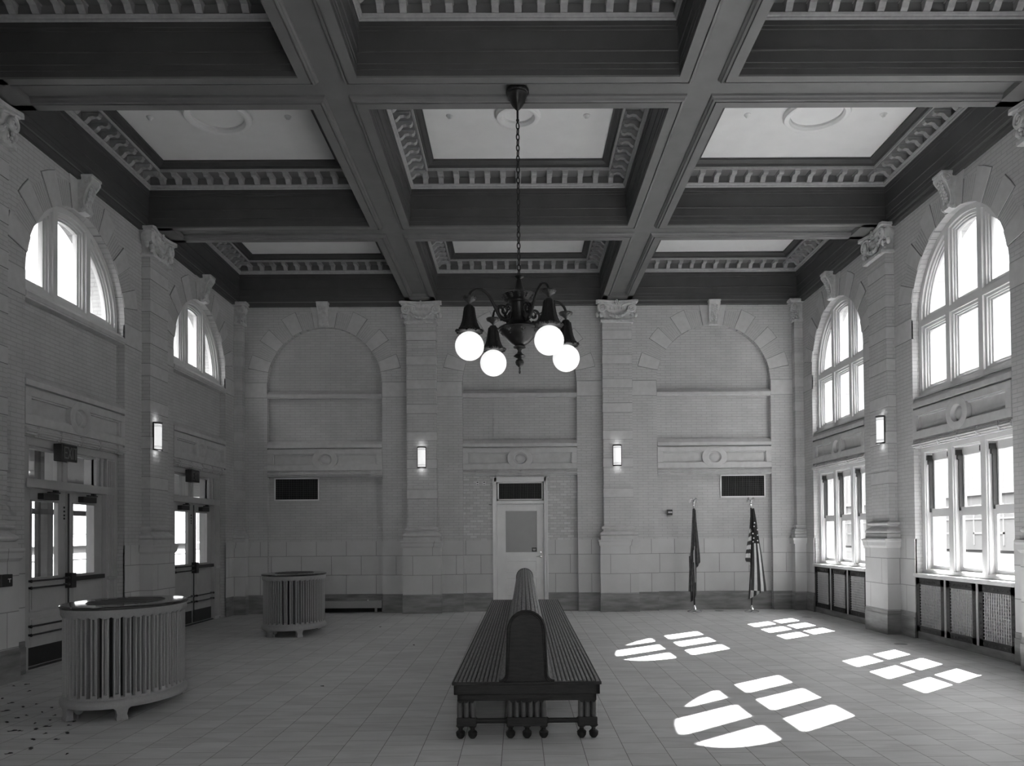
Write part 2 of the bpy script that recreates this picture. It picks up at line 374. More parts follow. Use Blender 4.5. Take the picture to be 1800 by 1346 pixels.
bp_ = MB(TB); bp_.box(-RN, -.55, -.2, -.108, 1.425, 2.715); bp_.box(.54, RN, -.2, -.108, 1.425, 2.715)
bp_.build('patched_brick', M['brick_patch'], wall_back)['label'] = 'newer mottled brick beside the door'
for c in (-P, 0, P):
    frieze_panel(TB, c, wall_back); upper_string(TB, c, wall_back); arch_stones(TB, c, wall_back); voussoir_brick(TB, c, wall_back)
for i in (0, 2, 4, 6): impost(TB, max(edges[i], -W), min(edges[i + 1], W), wall_back)

# ---------------------------------------------------------------- side walls
BAYS = [-1.75, -5.65, -9.55, -13.45]
def side_wall(T, name, left):
    b = MB(T); cuts = []
    prev = .5
    for c in BAYS:
        b.box(c + RN, prev, -.45, 0, 0, 7.3); cuts.append((c + RN, prev)); prev = c - RN
        arch_solid(b, c, RN, ZS, 7.3, 0, -.45)
        if c < -8 and (left or c < -12):  # unseen bays walled up to cut light, third right bay left open
            b.box(c - RN, c + RN, -.45, -.115, 0, 5.8)
        elif left:
            b.box(c - RN, c + RN, -.45, -.115, 2.75, 4.44)
        else:
            b.box(c - RN, c + RN, -.45, -.115, 2.70, 3.44)
            b.box(c - RN, c + RN, -.45, -.16, 0, .90)
    b.box(YF - .3, prev, -.45, 0, 0, 7.3); cuts.append((YF, prev))
    w_ = b.build(name, M['brick'])
    tag(w_, 'shaded brick side wall with lunette windows over double doors' if left else 'brick side wall with tall arched windows over triple sash windows', kind='structure')
    for a, e in cuts: wall_lower(T, a, min(e, 0), w_); impost(T, a, min(e, 0), w_)
    for i, c in enumerate(BAYS[:3]):
        frieze_panel(T, c, w_, -.16); arch_stones(T, c, w_); voussoir_brick(T, c, w_)
        if left: upper_string(T, c, w_)
    return w_
wall_right = side_wall(TR, 'wall_right', False)
wall_left = side_wall(TL, 'wall_left', True)
b = MB(TF); b.box(-W - .5, -5.05, -.3, 0, 0, 7.3); b.box(-2.75, -1.15, -.3, 0, 0, 7.3); b.box(1.15, W + .5, -.3, 0, 0, 7.3); b.box(-5.05, -2.75, -.3, 0, 0, 7.3)
for a_, e_ in ((-1.15, 1.15),): b.box(a_, e_, -.3, 0, 0, .9); b.box(a_, e_, -.3, 0, 5.6, 7.3)
wall_front = b.build('wall_front', M['brick']); tag(wall_front, 'plain brick wall behind the viewer', kind='structure')

for k_, c_ in enumerate((0,)):
    r_ = empty('window_%d' % (20 + k_)); tag(r_, 'tall window added for fill light in the unseen wall behind the viewer', kind='structure')  # unseen window, added to bring fill light from the front
    b = MB(TF)
    for x_ in (-1.1, -.38, .38, 1.1): b.box(c_ + x_ - .05, c_ + x_ + .05, -.22, -.1, .9, 5.6)
    for z_ in (.95, 2.6, 4.2, 5.55): b.box(c_ - 1.15, c_ + 1.15, -.22, -.1, z_ - .05, z_ + .05)
    b.build('window_frame', M['paint'], r_); g = MB(TF); g.box(c_ - 1.14, c_ + 1.14, -.165, -.16, .9, 5.6); g.build('pane', M['glass'], r_)
# ---------------------------------------------------------------- ceiling
b = MB(); b.box(-W - .5, W + .5, YF - .3, .5, 7.03, 7.33)
ceiling = b.build('ceiling', M['plaster']); tag(ceiling, 'coffered ceiling with dark beams and white plaster panels', kind='structure')
BX = [-1.95, 1.95]; BY = [-3.64, -7.55, -11.46, -15.37]; BH = .30; ZB = 6.195
xs = [(-W + .075, -1.95 - BH), (-1.95 + BH, 1.95 - BH), (1.95 + BH, W - .075)]
ys = [(-3.64 + BH, -.075), (-7.55 + BH, -3.64 - BH), (-11.46 + BH, -7.55 - BH), (-15.37 + BH, -11.46 - BH), (YF + .075, -15.37 - BH)]
g = MB()
for x in BX: g.box(x - .135, x + .135, YF, 0, 6.26, 7.03)
for y in BY: g.box(-W, W, y - .135, y + .135, 6.2601, 7.03)
g.build('beam_grid', M['beam'], ceiling)
cap = MB()
for x in BX:
    cap.box(x - BH + .002, x + BH - .002, -.42, -.02, ZB, 6.26)
for y in BY:
    for s_ in (-1, 1): cap.box(min(s_ * W, s_ * (W - .42)), max(s_ * W, s_ * (W - .42)), y - BH + .002, y + BH - .002, ZB, 6.26)
cap.build('beam_end', M['beam'], ceiling)
fr = MB()   # dark frieze round the walls
for T_, a, e in ((TB, -W, W), (TR, YF, 0), (TL, YF, 0), (TF, -W, W)):
    q = MB(T_); q.ext([(-.02, 6.12), (.055, 6.12), (.065, 6.14), (.065, 6.185), (.074, 6.19), (.074, 6.2), (.05, 6.21), (.05, 6.60), (-.02, 6.60)], a, e)
    q.build('wall_frieze', M['frieze'], ceiling)
for j, (y0, y1) in enumerate(ys):
    for i, (x0, x1) in enumerate(xs):
        # soffit margin and moulding round the coffer mouth
        a = MB(); a.ring(x0, x1, y0, y1, [(0, 6.215), (0, ZB), (-.105, ZB), (-.108, ZB + .022), (-.12, ZB + .022), (-.123, ZB + .002), (-.142, ZB + .008), (-.15, ZB + .03), (-.165, ZB + .045), (-.17, ZB + .0652)])
        a.build('coffer_moulding', M['beam'], ceiling)
        f = MB(); f.ring(x0, x1, y0, y1, [(0, 6.214), (0, 6.275), (.006, 6.278), (.006, 6.33), (.014, 6.335), (.014, 6.45), (.024, 6.456), (.024, 6.468), (.016, 6.474), (.016, 6.665), (.026, 6.67), (.026, 6.70), (.034, 6.705), (.034, 6.756)])
        f.build('coffer_side', M['frieze'], ceiling)
        co = MB(); co.ring(x0, x1, y0, y1, [(.0, 6.755), (.04, 6.755), (.052, 6.768), (.052, 6.782), (.066, 6.79), (.075, 6.81), (.05, 6.812), (.05, 6.925), (.055, 6.925), (.29, 6.925), (.30, 6.905), (.318, 6.905), (.318, 6.945)])
        if j < 3:
            L = [('x', y0, x0, x1, 1), ('x', y1, x0, x1, -1), ('y', x0, y0, y1, 1), ('y', x1, y0, y1, -1)]
            for ax, base, a0, a1, sg in L:
                n = round((a1 - a0 - .5) / .235); st = (a1 - a0 - .52) / n
                for k in range(n + 1):
                    t = a0 + .26 + st * k
                    pr = [(.05, 6.815), (.085, 6.812), (.11, 6.83), (.14, 6.868), (.19, 6.878), (.235, 6.862), (.262, 6.875), (.268, 6.90), (.255, 6.925), (.05, 6.925)]
                    for hw, q in ((.036, 0), ):
                        if ax == 'x': co.loft([[(t + e, base + sg * dd, z) for dd, z in pr] for e in (-hw, hw)])
                        else: co.loft([[(base + sg * dd, t + e, z) for dd, z in pr] for e in (-hw, hw)])
                    if ax == 'x': co.box(t - .044, t + .044, min(base + sg * .05, base + sg * .275), max(base + sg * .05, base + sg * .275), 6.905, 6.92)
                    else: co.box(min(base + sg * .05, base + sg * .275), max(base + sg * .05, base + sg * .275), t - .044, t + .044, 6.905, 6.92)
        co.build('modillion_cornice', M['cornice'], ceiling)
        rc = MB(); rc.ring(x0, x1, y0, y1, [(.0515, 6.83), (.0515, 6.922), (.285, 6.922)]); rc.build('cornice_recess', M['recess'], ceiling)['label'] = 'cornice recess between the modillions with shade painted in'
        dk = MB(); dk.ring(x0, x1, y0, y1, [(.316, 6.94), (.33, 6.945), (.335, 6.97), (.36, 6.975), (.40, 7.0), (.415, 7.0), (.415, 7.035)])
        dk.build('panel_border', M['frieze'], ceiling)
        if j < 3:
            cx, cy = (x0 + x1) / 2, (y0 + y1) / 2; r = .30 if i == 1 else .43
            md = MB(); md.lathe([(r, 7.03), (r, 7.0), (r - .015, 6.985), (r - .02, 6.965), (r - .05, 6.955), (r - .08, 6.965), (r - .09, 6.99), (r - .10, 7.0), (r - .10, 7.03)], cx, cy, 0, 40)
            md.v = md.v; md.f = [f_ for f_ in md.f if len(f_) == 4]; md.mi = md.mi[:len(md.f)]
            md.build('ceiling_medallion', M['plaster'], ceiling, smooth=True)
            for s_ in (-1, 1):
                kn = MB(); kn.lathe([(.045, 7.031), (.045, 7.02), (.03, 7.01), (.018, 6.985), (.001, 6.98)], cx + s_ * .9, cy + .05, 0, 14)
                kn.build('ceiling_boss', M['plaster'], ceiling, smooth=True)

# ---------------------------------------------------------------- pilasters
def capital_mb():
    b = MB()   # local: x along the wall, y out of it, z up from the neck
    b.box(-.33, .33, 0, .20, -.045, 0.0); b.box(-.31, .31, 0, .175, 0, .02)
    loops = []
    for z, hw, d in ((.02, .285, .135), (.10, .285, .14), (.20, .30, .15), (.30, .34, .17), (.325, .36, .18)):
        loops.append([(-hw, 0, z), (hw, 0, z), (hw, d, z), (-hw, d, z)])
    b.loft(loops)
    def abac(z0, z1, g):
        pl = [(-.40 - g, 0), (-.39 - g, .12), (-.405 - g, .21 + g), (-.37, .235 + g)]
        pl += [(x, .175 + g + .055 * (x / .34) ** 2) for x in [-.33 + .66 * i / 12 for i in range(13)]]
        pl += [(.37, .235 + g), (.405 + g, .21 + g), (.39 + g, .12), (.40 + g, 0)]
        b.loft([[(x, y, z) for x, y in pl] for z in (z0, z1)])
    abac(.325, .350, -.02); abac(.348, .388, .015)
    for s_ in (-1, 1):
        for t, rr, yy in ((0, .022, .185), (1, .016, .195)):
            sp_ = spiral(s_ * .285, .235, .095 - .01 * t, 1.9, PI / 2, -s_, 40, yy)
            b.tube(sp_, rr, 7)
        b.lathe([(.085, .05), (.09, .165), (.07, .18), (.001, .185)], s_ * .285, 0, .235, 18, 'y')
        b.tube([(s_ * .285, .19, .33), (s_ * .20, .185, .325), (s_ * .12, .18, .30), (s_ * .10, .178, .28)], .02, 6)
        # side volutes seen from along the wall
        b.lathe([(.085, 0), (.09, .03), (.03, .045)], s_ * .345, .11, .235, 16, 'x') if s_ > 0 else b.lathe([(.085, 0), (.09, -.03), (.03, -.045)], -.345, .11, .235, 16, 'x')
        for k in range(7):   # leaf clusters under the volutes
            b.sphere((s_ * (.30 + .03 * math.sin(k * 2.1)), .15 + .02 * math.cos(k * 1.7), .13 - .014 * k), .026 - .001 * k, 7, 5)
        b.sphere((s_ * .385, .12, .12), .035, 8, 6, (1, 1, 1.6)); b.sphere((s_ * .33, .18, .10), .03, 8, 6, (1, 1, 1.5))
    for k in range(21):      # hanging garland
        t = -1 + 2 * k / 20; x = t * .235; z = .065 + .135 * t * t; rr = .040 - .017 * abs(t)
        b.sphere((x, .17 + .01 * math.cos(k * 2.3), z), rr, 8, 5); b.sphere((x + .01, .195, z + .018 * math.sin(k * 1.9)), rr * .55, 6, 4)
    for k in range(9):       # tongues
        x = -.14 + .035 * k; b.sphere((x, .16, .245), .014, 7, 6, (1, 1, 2.6))
    b.box(-.18, .18, .13, .165, .27, .29)
    b.sphere((0, .20, .352), .02, 8, 6)
    for k in range(5):
        a = 2 * PI * k / 5 + PI / 2; b.sphere((.034 * math.cos(a), .195, .352 + .034 * math.sin(a)), .022, 8, 5)
    return b
def keystone_mb():
    b = MB()   # local: z from 0 (bottom) to .46
    pr = [(0, 0), (.05, .0), (.085, .02), (.095, .05), (.075, .085), (.07, .14), (.09, .23), (.125, .32), (.165, .37), (.185, .405), (.18, .44), (.15, .46), (0, .46)]
    def sec(hw_):
        return [[(s_ * (hw_ + .022 * z / .46), y, z) for y, z in pr] for s_ in (-1, 1)]
    b.loft(sec(.078))
    b.box(-.118, .118, 0, .20, .445, .475); b.box(-.108, .108, 0, .185, .43, .447)
    for s_ in (-1, 1):
        b.tube([(s_ * (.083 + .022 * z / .46), y, z) for y, z in pr[1:-1]], .012, 6)
        sp_ = spiral(.12, .385, .055, 1.7, PI * .2, 1, 26, 0); b.tube([(s_ * .105, y_, z_) for y_, _, z_ in sp_], .011, 6)
        sp_ = spiral(.055, .045, .034, 1.5, -PI * .5, 1, 20, 0); b.tube([(s_ * .092, y_, z_) for y_, _, z_ in sp_], .009, 6)
    fy = lambda z: .082 if z < .14 else .085 + (z - .14) * .36
    for k in range(7):
        z = .10 + .042 * k
        for s_ in (-1, 1): b.sphere((s_ * .040, fy(z) + .004, z), .026, 7, 5, (1, .6, 1.1))
        b.sphere((0, fy(z) + .008, z + .02), .018, 7, 5, (1, .7, 1.4))
    for k in range(5): b.tube([(-.05 + .025 * k, .09, .005), (-.05 + .025 * k, .102, .04), (-.05 + .025 * k, .082, .085)], .011, 6)
    return b
proto_cap = capital_mb().build('capital', M['carved'], smooth=True); proto_key = keystone_mb().build('keystone_bracket', M['carved'], smooth=True)
def place(proto, parent, loc, rz):
    o = proto if not proto.get('_used') else proto.copy()
    if proto.get('_used'): C.objects.link(o)
    else: proto['_used'] = 1
    o.parent = parent; o.location = loc; o.rotation_euler = (0, 0, rz); return o
def pilaster(T, s0, name_n, loc_fn, rz, label):
    hw = .2925
    root = empty('trim_%d' % name_n); tag(root, label, kind='structure')
    b = MB(T); b.box(s0 - hw, s0 + hw, 0, .13, 1.66, 5.80); b.build('shaft', M['brick'], root)
    st = MB(T)
    for z0, z1 in ((5.41, 5.59), (4.92, 5.10), (4.44, 4.62), (3.955, 4.135), (3.41, 3.59), (2.86, 3.04), (2.26, 2.44)):
        st.box(s0 - hw - .006, s0 + hw + .006, 0, .137, z0, z1)
    st.build('stone_band', M['stone'], root, bevel=.004)
    jt = MB(T)
    for z0, z1 in ((5.41, 5.59), (4.92, 5.10), (4.44, 4.62), (3.955, 4.135), (3.41, 3.59), (2.86, 3.04), (2.26, 2.44)):
        for z in (z0, z1): jt.box(s0 - hw - .0045, s0 + hw + .0045, 0, .1355, z - .0045, z + .0045)
    jt.build('mortar_joint', M['joint'], root)
    bs = MB(T)
    prof = [(.002, 1.70), (.012, 1.685), (.04, 1.68), (.055, 1.665), (.055, 1.65), (.04, 1.635), (.015, 1.625), (.012, 1.61), (.03, 1.59), (.055, 1.575), (.078, 1.55), (.082, 1.53), (.07, 1.51), (.05, 1.50), (.075, 1.498), (.075, 1.425)]
    bs.loft([[(s0 - hw - o_, 0, z), (s0 - hw - o_, .13 + o_, z), (s0 + hw + o_, .13 + o_, z), (s0 + hw + o_, 0, z)] for o_, z in prof])
    bs.build('moulded_base', M['stone'], root, smooth=False, bevel=0)
    pd = MB(T); 
    pp = [(.125, 1.425), (.128, 1.40), (.115, 1.375), (.11, 1.32), (.085, 1.285), (.085, .30), ]
    pd.loft([[(s0 - hw - o_, 0, z), (s0 - hw - o_, .125 + o_, z), (s0 + hw + o_, .125 + o_, z), (s0 + hw + o_, 0, z)] for o_, z in pp])
    pd.build('pedestal', M['ashlar_pier'], root)
    pl = MB(T); pl.box(s0 - hw - .095, s0 + hw + .095, 0, .225, 0, .30); pl.box(s0 - hw - .089, s0 + hw + .089, 0, .218, .30, .355)
    pl.build('plinth', M['marble'], root, bevel=.004)
    place(proto_cap, root, loc_fn(s0, 0, 5.785), rz)
n_ = 1
for s0, lab in ((-1.95, 'stone banded pilaster left of the back door'), (1.95, 'stone banded pilaster right of the back door')):
    pilaster(TB, s0, n_, TB, PI, lab); n_ += 1
for s0, wd in ((-3.70, 'far'), (-7.60, 'near'), (-11.5, 'off frame'), (-15.4, 'rear off frame')):
    pilaster(TR, s0, n_, TR, PI / 2, 'stone banded pilaster on the windowed wall, ' + wd); n_ += 1
    pilaster(TL, s0, n_, TL, -PI / 2, 'stone banded pilaster on the door wall, ' + wd); n_ += 1
# corner piers
for s_ in (-1, 1):
    root = empty('trim_%d' % n_); tag(root, 'slim stone banded pier in the %s back corner' % ('left' if s_ < 0 else 'right'), kind='structure'); n_ += 1
    def cb(o_, z0, z1, b_):
        x0, x1 = s_ * (W - .17 - o_), s_ * W; b_.box(min(x0, x1), max(x0, x1), -.15 - o_, 0, z0, z1)
    b = MB(); cb(0, 1.6, 5.8, b); b.build('shaft', M['brick'], root)
    b = MB()
    for z0, z1 in ((5.41, 5.59), (4.92, 5.10), (4.44, 4.62), (3.955, 4.135), (3.41, 3.59), (2.86, 3.04), (2.26, 2.44)): cb(.006, z0, z1, b)
    b.build('stone_band', M['stone'], root, bevel=.004)
    b = MB()
    for o_, z0, z1 in ((.04, 1.645, 1.68), (.02, 1.60, 1.645), (.06, 1.56, 1.60), (.075, 1.505, 1.56), (.07, 1.425, 1.5)): cb(o_, z0, z1, b)
    b.build('moulded_base', M['stone'], root, bevel=.01)
    b = MB()
    for o_, z0, z1 in ((.12, 1.37, 1.425), (.105, 1.31, 1.37), (.07, .355, 1.31)): cb(o_, z0, z1, b)
    b.build('pedestal', M['ashlar_pier'], root)
    b = MB(); cb(.08, 0, .30, b); cb(.075, .3, .355, b); b.build('plinth', M['marble'], root, bevel=.004)
    b = MB(); cb(.04, 5.74, 5.785, b); cb(.0, 5.78, 6.1, b)
    x0 = s_ * (W - .17)
    for z, o_ in ((6.115, .03), (6.14, .055)): cb(o_ + .06, z - .01, z + .03, b)
    for q in range(2):
        yy = -.19 + .02 * q
        pts = spiral(0, 6.03, .075 - .01 * q, 1.8, PI / 2, s_, 34, 0)
        b.tube([(x0 - s_ * .01 + x_ * .75, yy - abs(x_) * 0, z_) for x_, _, z_ in pts], .018, 7)
        b.tube([(x0 - s_ * .05, -.1 + x_, z_) for x_, _, z_ in pts], .018, 7)
    for k in range(16):
        a = k * 2.4; b.sphere((x0 + s_ * (.05 + .05 * math.cos(a)) - s_ * .03, -.17 + .02 * math.sin(a), 5.93 - .009 * k + .02 * math.sin(a)), .026, 7, 5)
        b.sphere((x0 - s_ * .03, -.05 - .06 * abs(math.cos(a)), 5.96 - .01 * k), .026, 7, 5)
    b.build('capital', M['carved'], root, smooth=True)
# keystone brackets
for c in (-P, 0, P): place(proto_key, wall_back, TB(c, 0.012, 5.705), PI)
for c in BAYS[:3]:
    place(proto_key, wall_right, TR(c, 0.012, 5.705), PI / 2); place(proto_key, wall_left, TL(c, 0.012, 5.705), -PI / 2)
# ================================================================== WINDOWS
LS = .378   # mullion centre offset; lights are .755 apart
def arch_strip(b, c, r0, r1, zb, d0, d1, n=36):
    """annular frame with straight legs down to zb; r0 inner, r1 outer"""
    pts = [(-1, zb)] + [(None, PI - PI * i / n) for i in range(n + 1)] + [(1, zb)]
    loops = []
    for k, v in pts:
        if k is None: p = [(c + r * math.cos(v), ZS + r * math.sin(v)) for r in (r0, r1)]
        else: p = [(c + k * r, v) for r in (r0, r1)]
        loops.append([(p[0][0], d0, p[0][1]), (p[1][0], d0, p[1][1]), (p[1][0], d1, p[1][1]), (p[0][0], d1, p[0][1])])
    b.loft(loops)
def arched_window(T, c, n, left, label):
    root = empty('window_%d' % n); tag(root, label, kind='structure')
    zb = 4.455 if left else 3.44
    zg = 4.60 if left else 3.617
    b = MB(T)
    LAY = [(.050, 1.075, -.105), (.088, 1.035, -.135), (.112, 1.010, -.160), (.1375, .985, -.182)]
    for k, (hm, r, d) in enumerate(LAY):
        arch_strip(b, c, r, 1.20, zb, d, -.24)
        for s_ in (-1, 1):
            x = c + s_ * LS; zt = ZS + math.sqrt((r + .03) ** 2 - (LS - hm) ** 2)
            b.box(x - hm, x + hm, -.24, d + .003, zb + .003, zt - .004)
        b.box(c - r - .02, c + r + .02, -.24, d + .0015, zb + .002, zg - (.1375 - hm) * .95)
        if not left: b.box(c - r - .02, c + r + .02, -.24, d + .0015, 4.507 - hm * .92, 4.507 + hm * .92)
    b.build('window_frame', M['paint'], root, bevel=.003)
    if not left: s = MB(T); s.ext([(-.24, 3.43), (-.02, 3.43), (-.02, 3.45), (-.24, 3.50)], c - RN + .002, c + RN - .002); s.build('window_sill', M['stone'], root)
    g = MB(T); r = 1.0; xs_ = [c - r + .0 + 2 * r * i / 24 for i in range(25)]
    loops = []
    for x in xs_:
        z = ZS + math.sqrt(max(0, r * r - (x - c) ** 2)); loops.append([(x, -.20, zg - .02), (x, -.20, z), (x, -.206, z), (x, -.206, zg - .02)])
    g.build if False else g.loft(loops)
    g.build('pane', M['glass'], root)
    return root
def sash_window(T, c, n, label):
    root = empty('window_%d' % n); tag(root, label, kind='structure')
    b = MB(T)
    LAY = [(.055, 1.060, -.105, 2.655, .985), (.075, 1.045, -.125, 2.64, .995)]
    for hm, r, d, zt, zb in LAY:
        b.box(c - 1.2, c - r, -.25, d, .93, 2.72); b.box(c + r, c + 1.2, -.25, d, .93, 2.72)
        for s_ in (-1, 1): b.box(c + s_ * LS - hm, c + s_ * LS + hm, -.25, d + .003, .931, 2.719)
        b.box(c - 1.19, c + 1.19, -.25, d + .0015, zt, 2.718); b.box(c - 1.19, c + 1.19, -.25, d + .0015, .9315, zb)
    b.build('window_frame', M['paint'], root, bevel=.004)
    s = MB(T); s.box(c - RN + .002, c + RN - .002, -.42, .045, .895, .93); s.box(c - RN + .002, c + RN - .002, -.16, .02, .875, .896)
    s.build('window_sill', M['paint'], root, bevel=.005)
    for k in (-1, 0, 1):
        x = c + k * 2 * LS; gw = .24; ow = .30
        sash = MB(T)
        for z0, z1, d0, d1, a0, a1 in ((1.775, 2.64, -.245, -.215, 1.85, 2.535), (.985, 1.85, -.21, -.18, 1.05, 1.735)):
            sash.box(x - ow, x - gw, d0, d1, z0, z1); sash.box(x + gw, x + ow, d0, d1, z0, z1)
            sash.box(x - gw, x + gw, d0, d1, a1, z1); sash.box(x - gw, x + gw, d0, d1, z0, a0)
        f = sash.build('sash', M['paint'], root, bevel=.003)
        g = MB(T); g.box(x - gw - .01, x + gw + .01, -.232, -.228, 1.82, 2.55); g.box(x - gw - .01, x + gw + .01, -.197, -.193, 1.03, 1.77)
        g.build('pane', M['glass'], f)
        t = MB(T)
        for s_ in (-1, 1):
            t.box(x + s_ * .275 - .008, x + s_ * .275 + .008, -.214, -.160, 1.80, 2.55)
            t.box(x + s_ * .275 - .014, x + s_ * .275 + .014, -.20, -.125, 2.54, 2.61); t.box(x + s_ * .275 - .012, x + s_ * .275 + .012, -.205, -.14, 2.48, 2.56)
        t.build('sash_track', M['black'], root)
    return root
wn = 1
nm = ['far', 'near', 'off frame', 'rear off frame']
for i, c in enumerate(BAYS[:3]):  # third bay is out of view; its right windows are added for light
    arched_window(TR, c, wn, False, 'tall white arched window with six lights high on the right wall, ' + nm[i]); wn += 1
    sash_window(TR, c, wn, 'row of three white sash windows low on the right wall, ' + nm[i]); wn += 1
    if i < 2: arched_window(TL, c, wn, True, 'white half-round window high on the left wall, ' + nm[i]); wn += 1
# ================================================================== DOORS
# back door with grille transom
dr = empty('door_1'); tag(dr, 'pale half-glazed door under a barred transom in the back wall', kind='structure')
b = MB(TB)
b.box(-.55, -.475, -.30, -.085, 0, 2.69); b.box(.472, .54, -.30, -.085, 0, 2.69)
b.box(-.55, .54, -.30, -.085, 2.60, 2.69); b.box(-.476, .473, -.26, -.095, 2.155, 2.215); b.box(-.60, .58, -.13, -.09, 2.665, 2.705)
b.box(-.56, -.53, -.13, -.072, 0, 2.70); b.box(.52, .55, -.13, -.072, 0, 2.70)
b.build('door_frame', M['doorpaint'], dr, bevel=.004)
b = MB(TB); X0, X1, Z0, Z1 = -.30, .33 - .0, 1.18, 2.01
b.box(-.472, X0, -.19, -.145, .01, 2.15); b.box(X1 - .0, .469, -.19, -.145, .01, 2.15)
b.box(X0, X1, -.19, -.145, Z1, 2.15); b.box(X0, X1, -.19, -.145, .01, Z0)
for z0, z1 in ((.92, 1.035), (.58, .62), (.29, .33)):
    b.box(X0, X1, -.146, -.138, z0, z1) if False else None
leaf = b.build('door_leaf', M['doorpaint'], dr, bevel=.003)
b = MB(TB)
for z0, z1 in ((.77, 1.02), (.42, .68), (.08, .33)):
    b.loft([[(X0 + i, d, z0 + i), (X1 - i, d, z0 + i), (X1 - i, d, z1 - i), (X0 + i, d, z1 - i)] for i, d in ((0, -.146), (.0, -.139), (.018, -.139), (.03, -.144))], caps=True)
b.build('raised_panel', M['doorpaint'], leaf, bevel=.002)
b = MB(TB); b.box(X0 - .005, X1 + .005, -.175, -.168, Z0 - .005, Z1 + .005); b.build('frosted_pane', M['frost'], leaf)['label'] = 'dark frosted glass pane'
b = MB(TB); b.box(X1 - .105, X1 - .008, -.168, -.164, Z0 + .008, Z0 + .09); sg = b.build('sticker', M['black'], leaf); sg['label'] = 'small dark square sticker with a pale trapezoid mark'
b = MB(TB); b.loft([[(X1 - .09, d, Z0 + .068), (X1 - .024, d, Z0 + .068), (X1 - .036, d, Z0 + .03), (X1 - .078, d, Z0 + .03)] for d in (-.1645, -.1625)])
b.build('sticker_mark', M['frost'], dr)
b = MB(TB); b.lathe([(.028, 0), (.028, .01), (.012, .014), (.012, .04), (.016, .05), (.001, .052)], .405, -.145, 1.09, 16, 'y')
b.T = TB; b.tube([(.405, -.10, 1.09), (.36, -.098, 1.092), (.31, -.10, 1.088)], .008, 8)
b.lathe([(.018, 0), (.018, .012), (.001, .014)], .405, -.145, 1.175, 14, 'y')
b.build('lever_handle', M['chrome'], leaf, smooth=True)['label'] = 'chrome lever handle and lock'
b = MB(TB)
for z in (1.95, 1.22, .28): b.tube([(-.478, -.138, z - .05), (-.478, -.138, z + .05)], .009, 8)
b.build('hinge', M['doorpaint'], dr)
def vent(T, s0, s1, z0, z1, d, parent, frame_mat, fw=.028, n=20):
    b = MB(T); b.box(s0, s1, d, d + .006, z0, z1); b.box(s0, s0 + fw, d, d + .02, z0, z1); b.box(s1 - fw, s1, d, d + .02, z0, z1); b.box(s0, s1, d, d + .02, z0, z0 + fw); b.box(s0, s1, d, d + .02, z1 - fw, z1)
    b.f = b.f; b.box
    f = b.build('vent_frame', frame_mat, parent)
    v = MB(T); v.box(s0 + fw, s1 - fw, d + .004, d + .009, z0 + fw, z1 - fw); v.build('vent_shade_sheet', M['void'], parent)  # black sheet painted as the shaded hollow behind the grille
    g = MB(T)
    a0, a1 = s0 + fw, s1 - fw
    for k in range(1, n):
        x = a0 + (a1 - a0) * k / n; t = .0045 if k % 4 else .008; g.box(x - t / 2, x + t / 2, d + .009, d + .015, z0 + fw, z1 - fw)
    for k in range(1, int(n * .42)):
        z = z0 + fw + (z1 - z0 - 2 * fw) * k / int(n * .42); g.box(a0, a1, d + .009, d + .013, z - .002, z + .002)
    g.build('vent_grille', M['dark_grille'], parent)
vent(TB, -.46, .458, 2.225, 2.60, -.17, dr, M['doorpaint'], .03, 24)

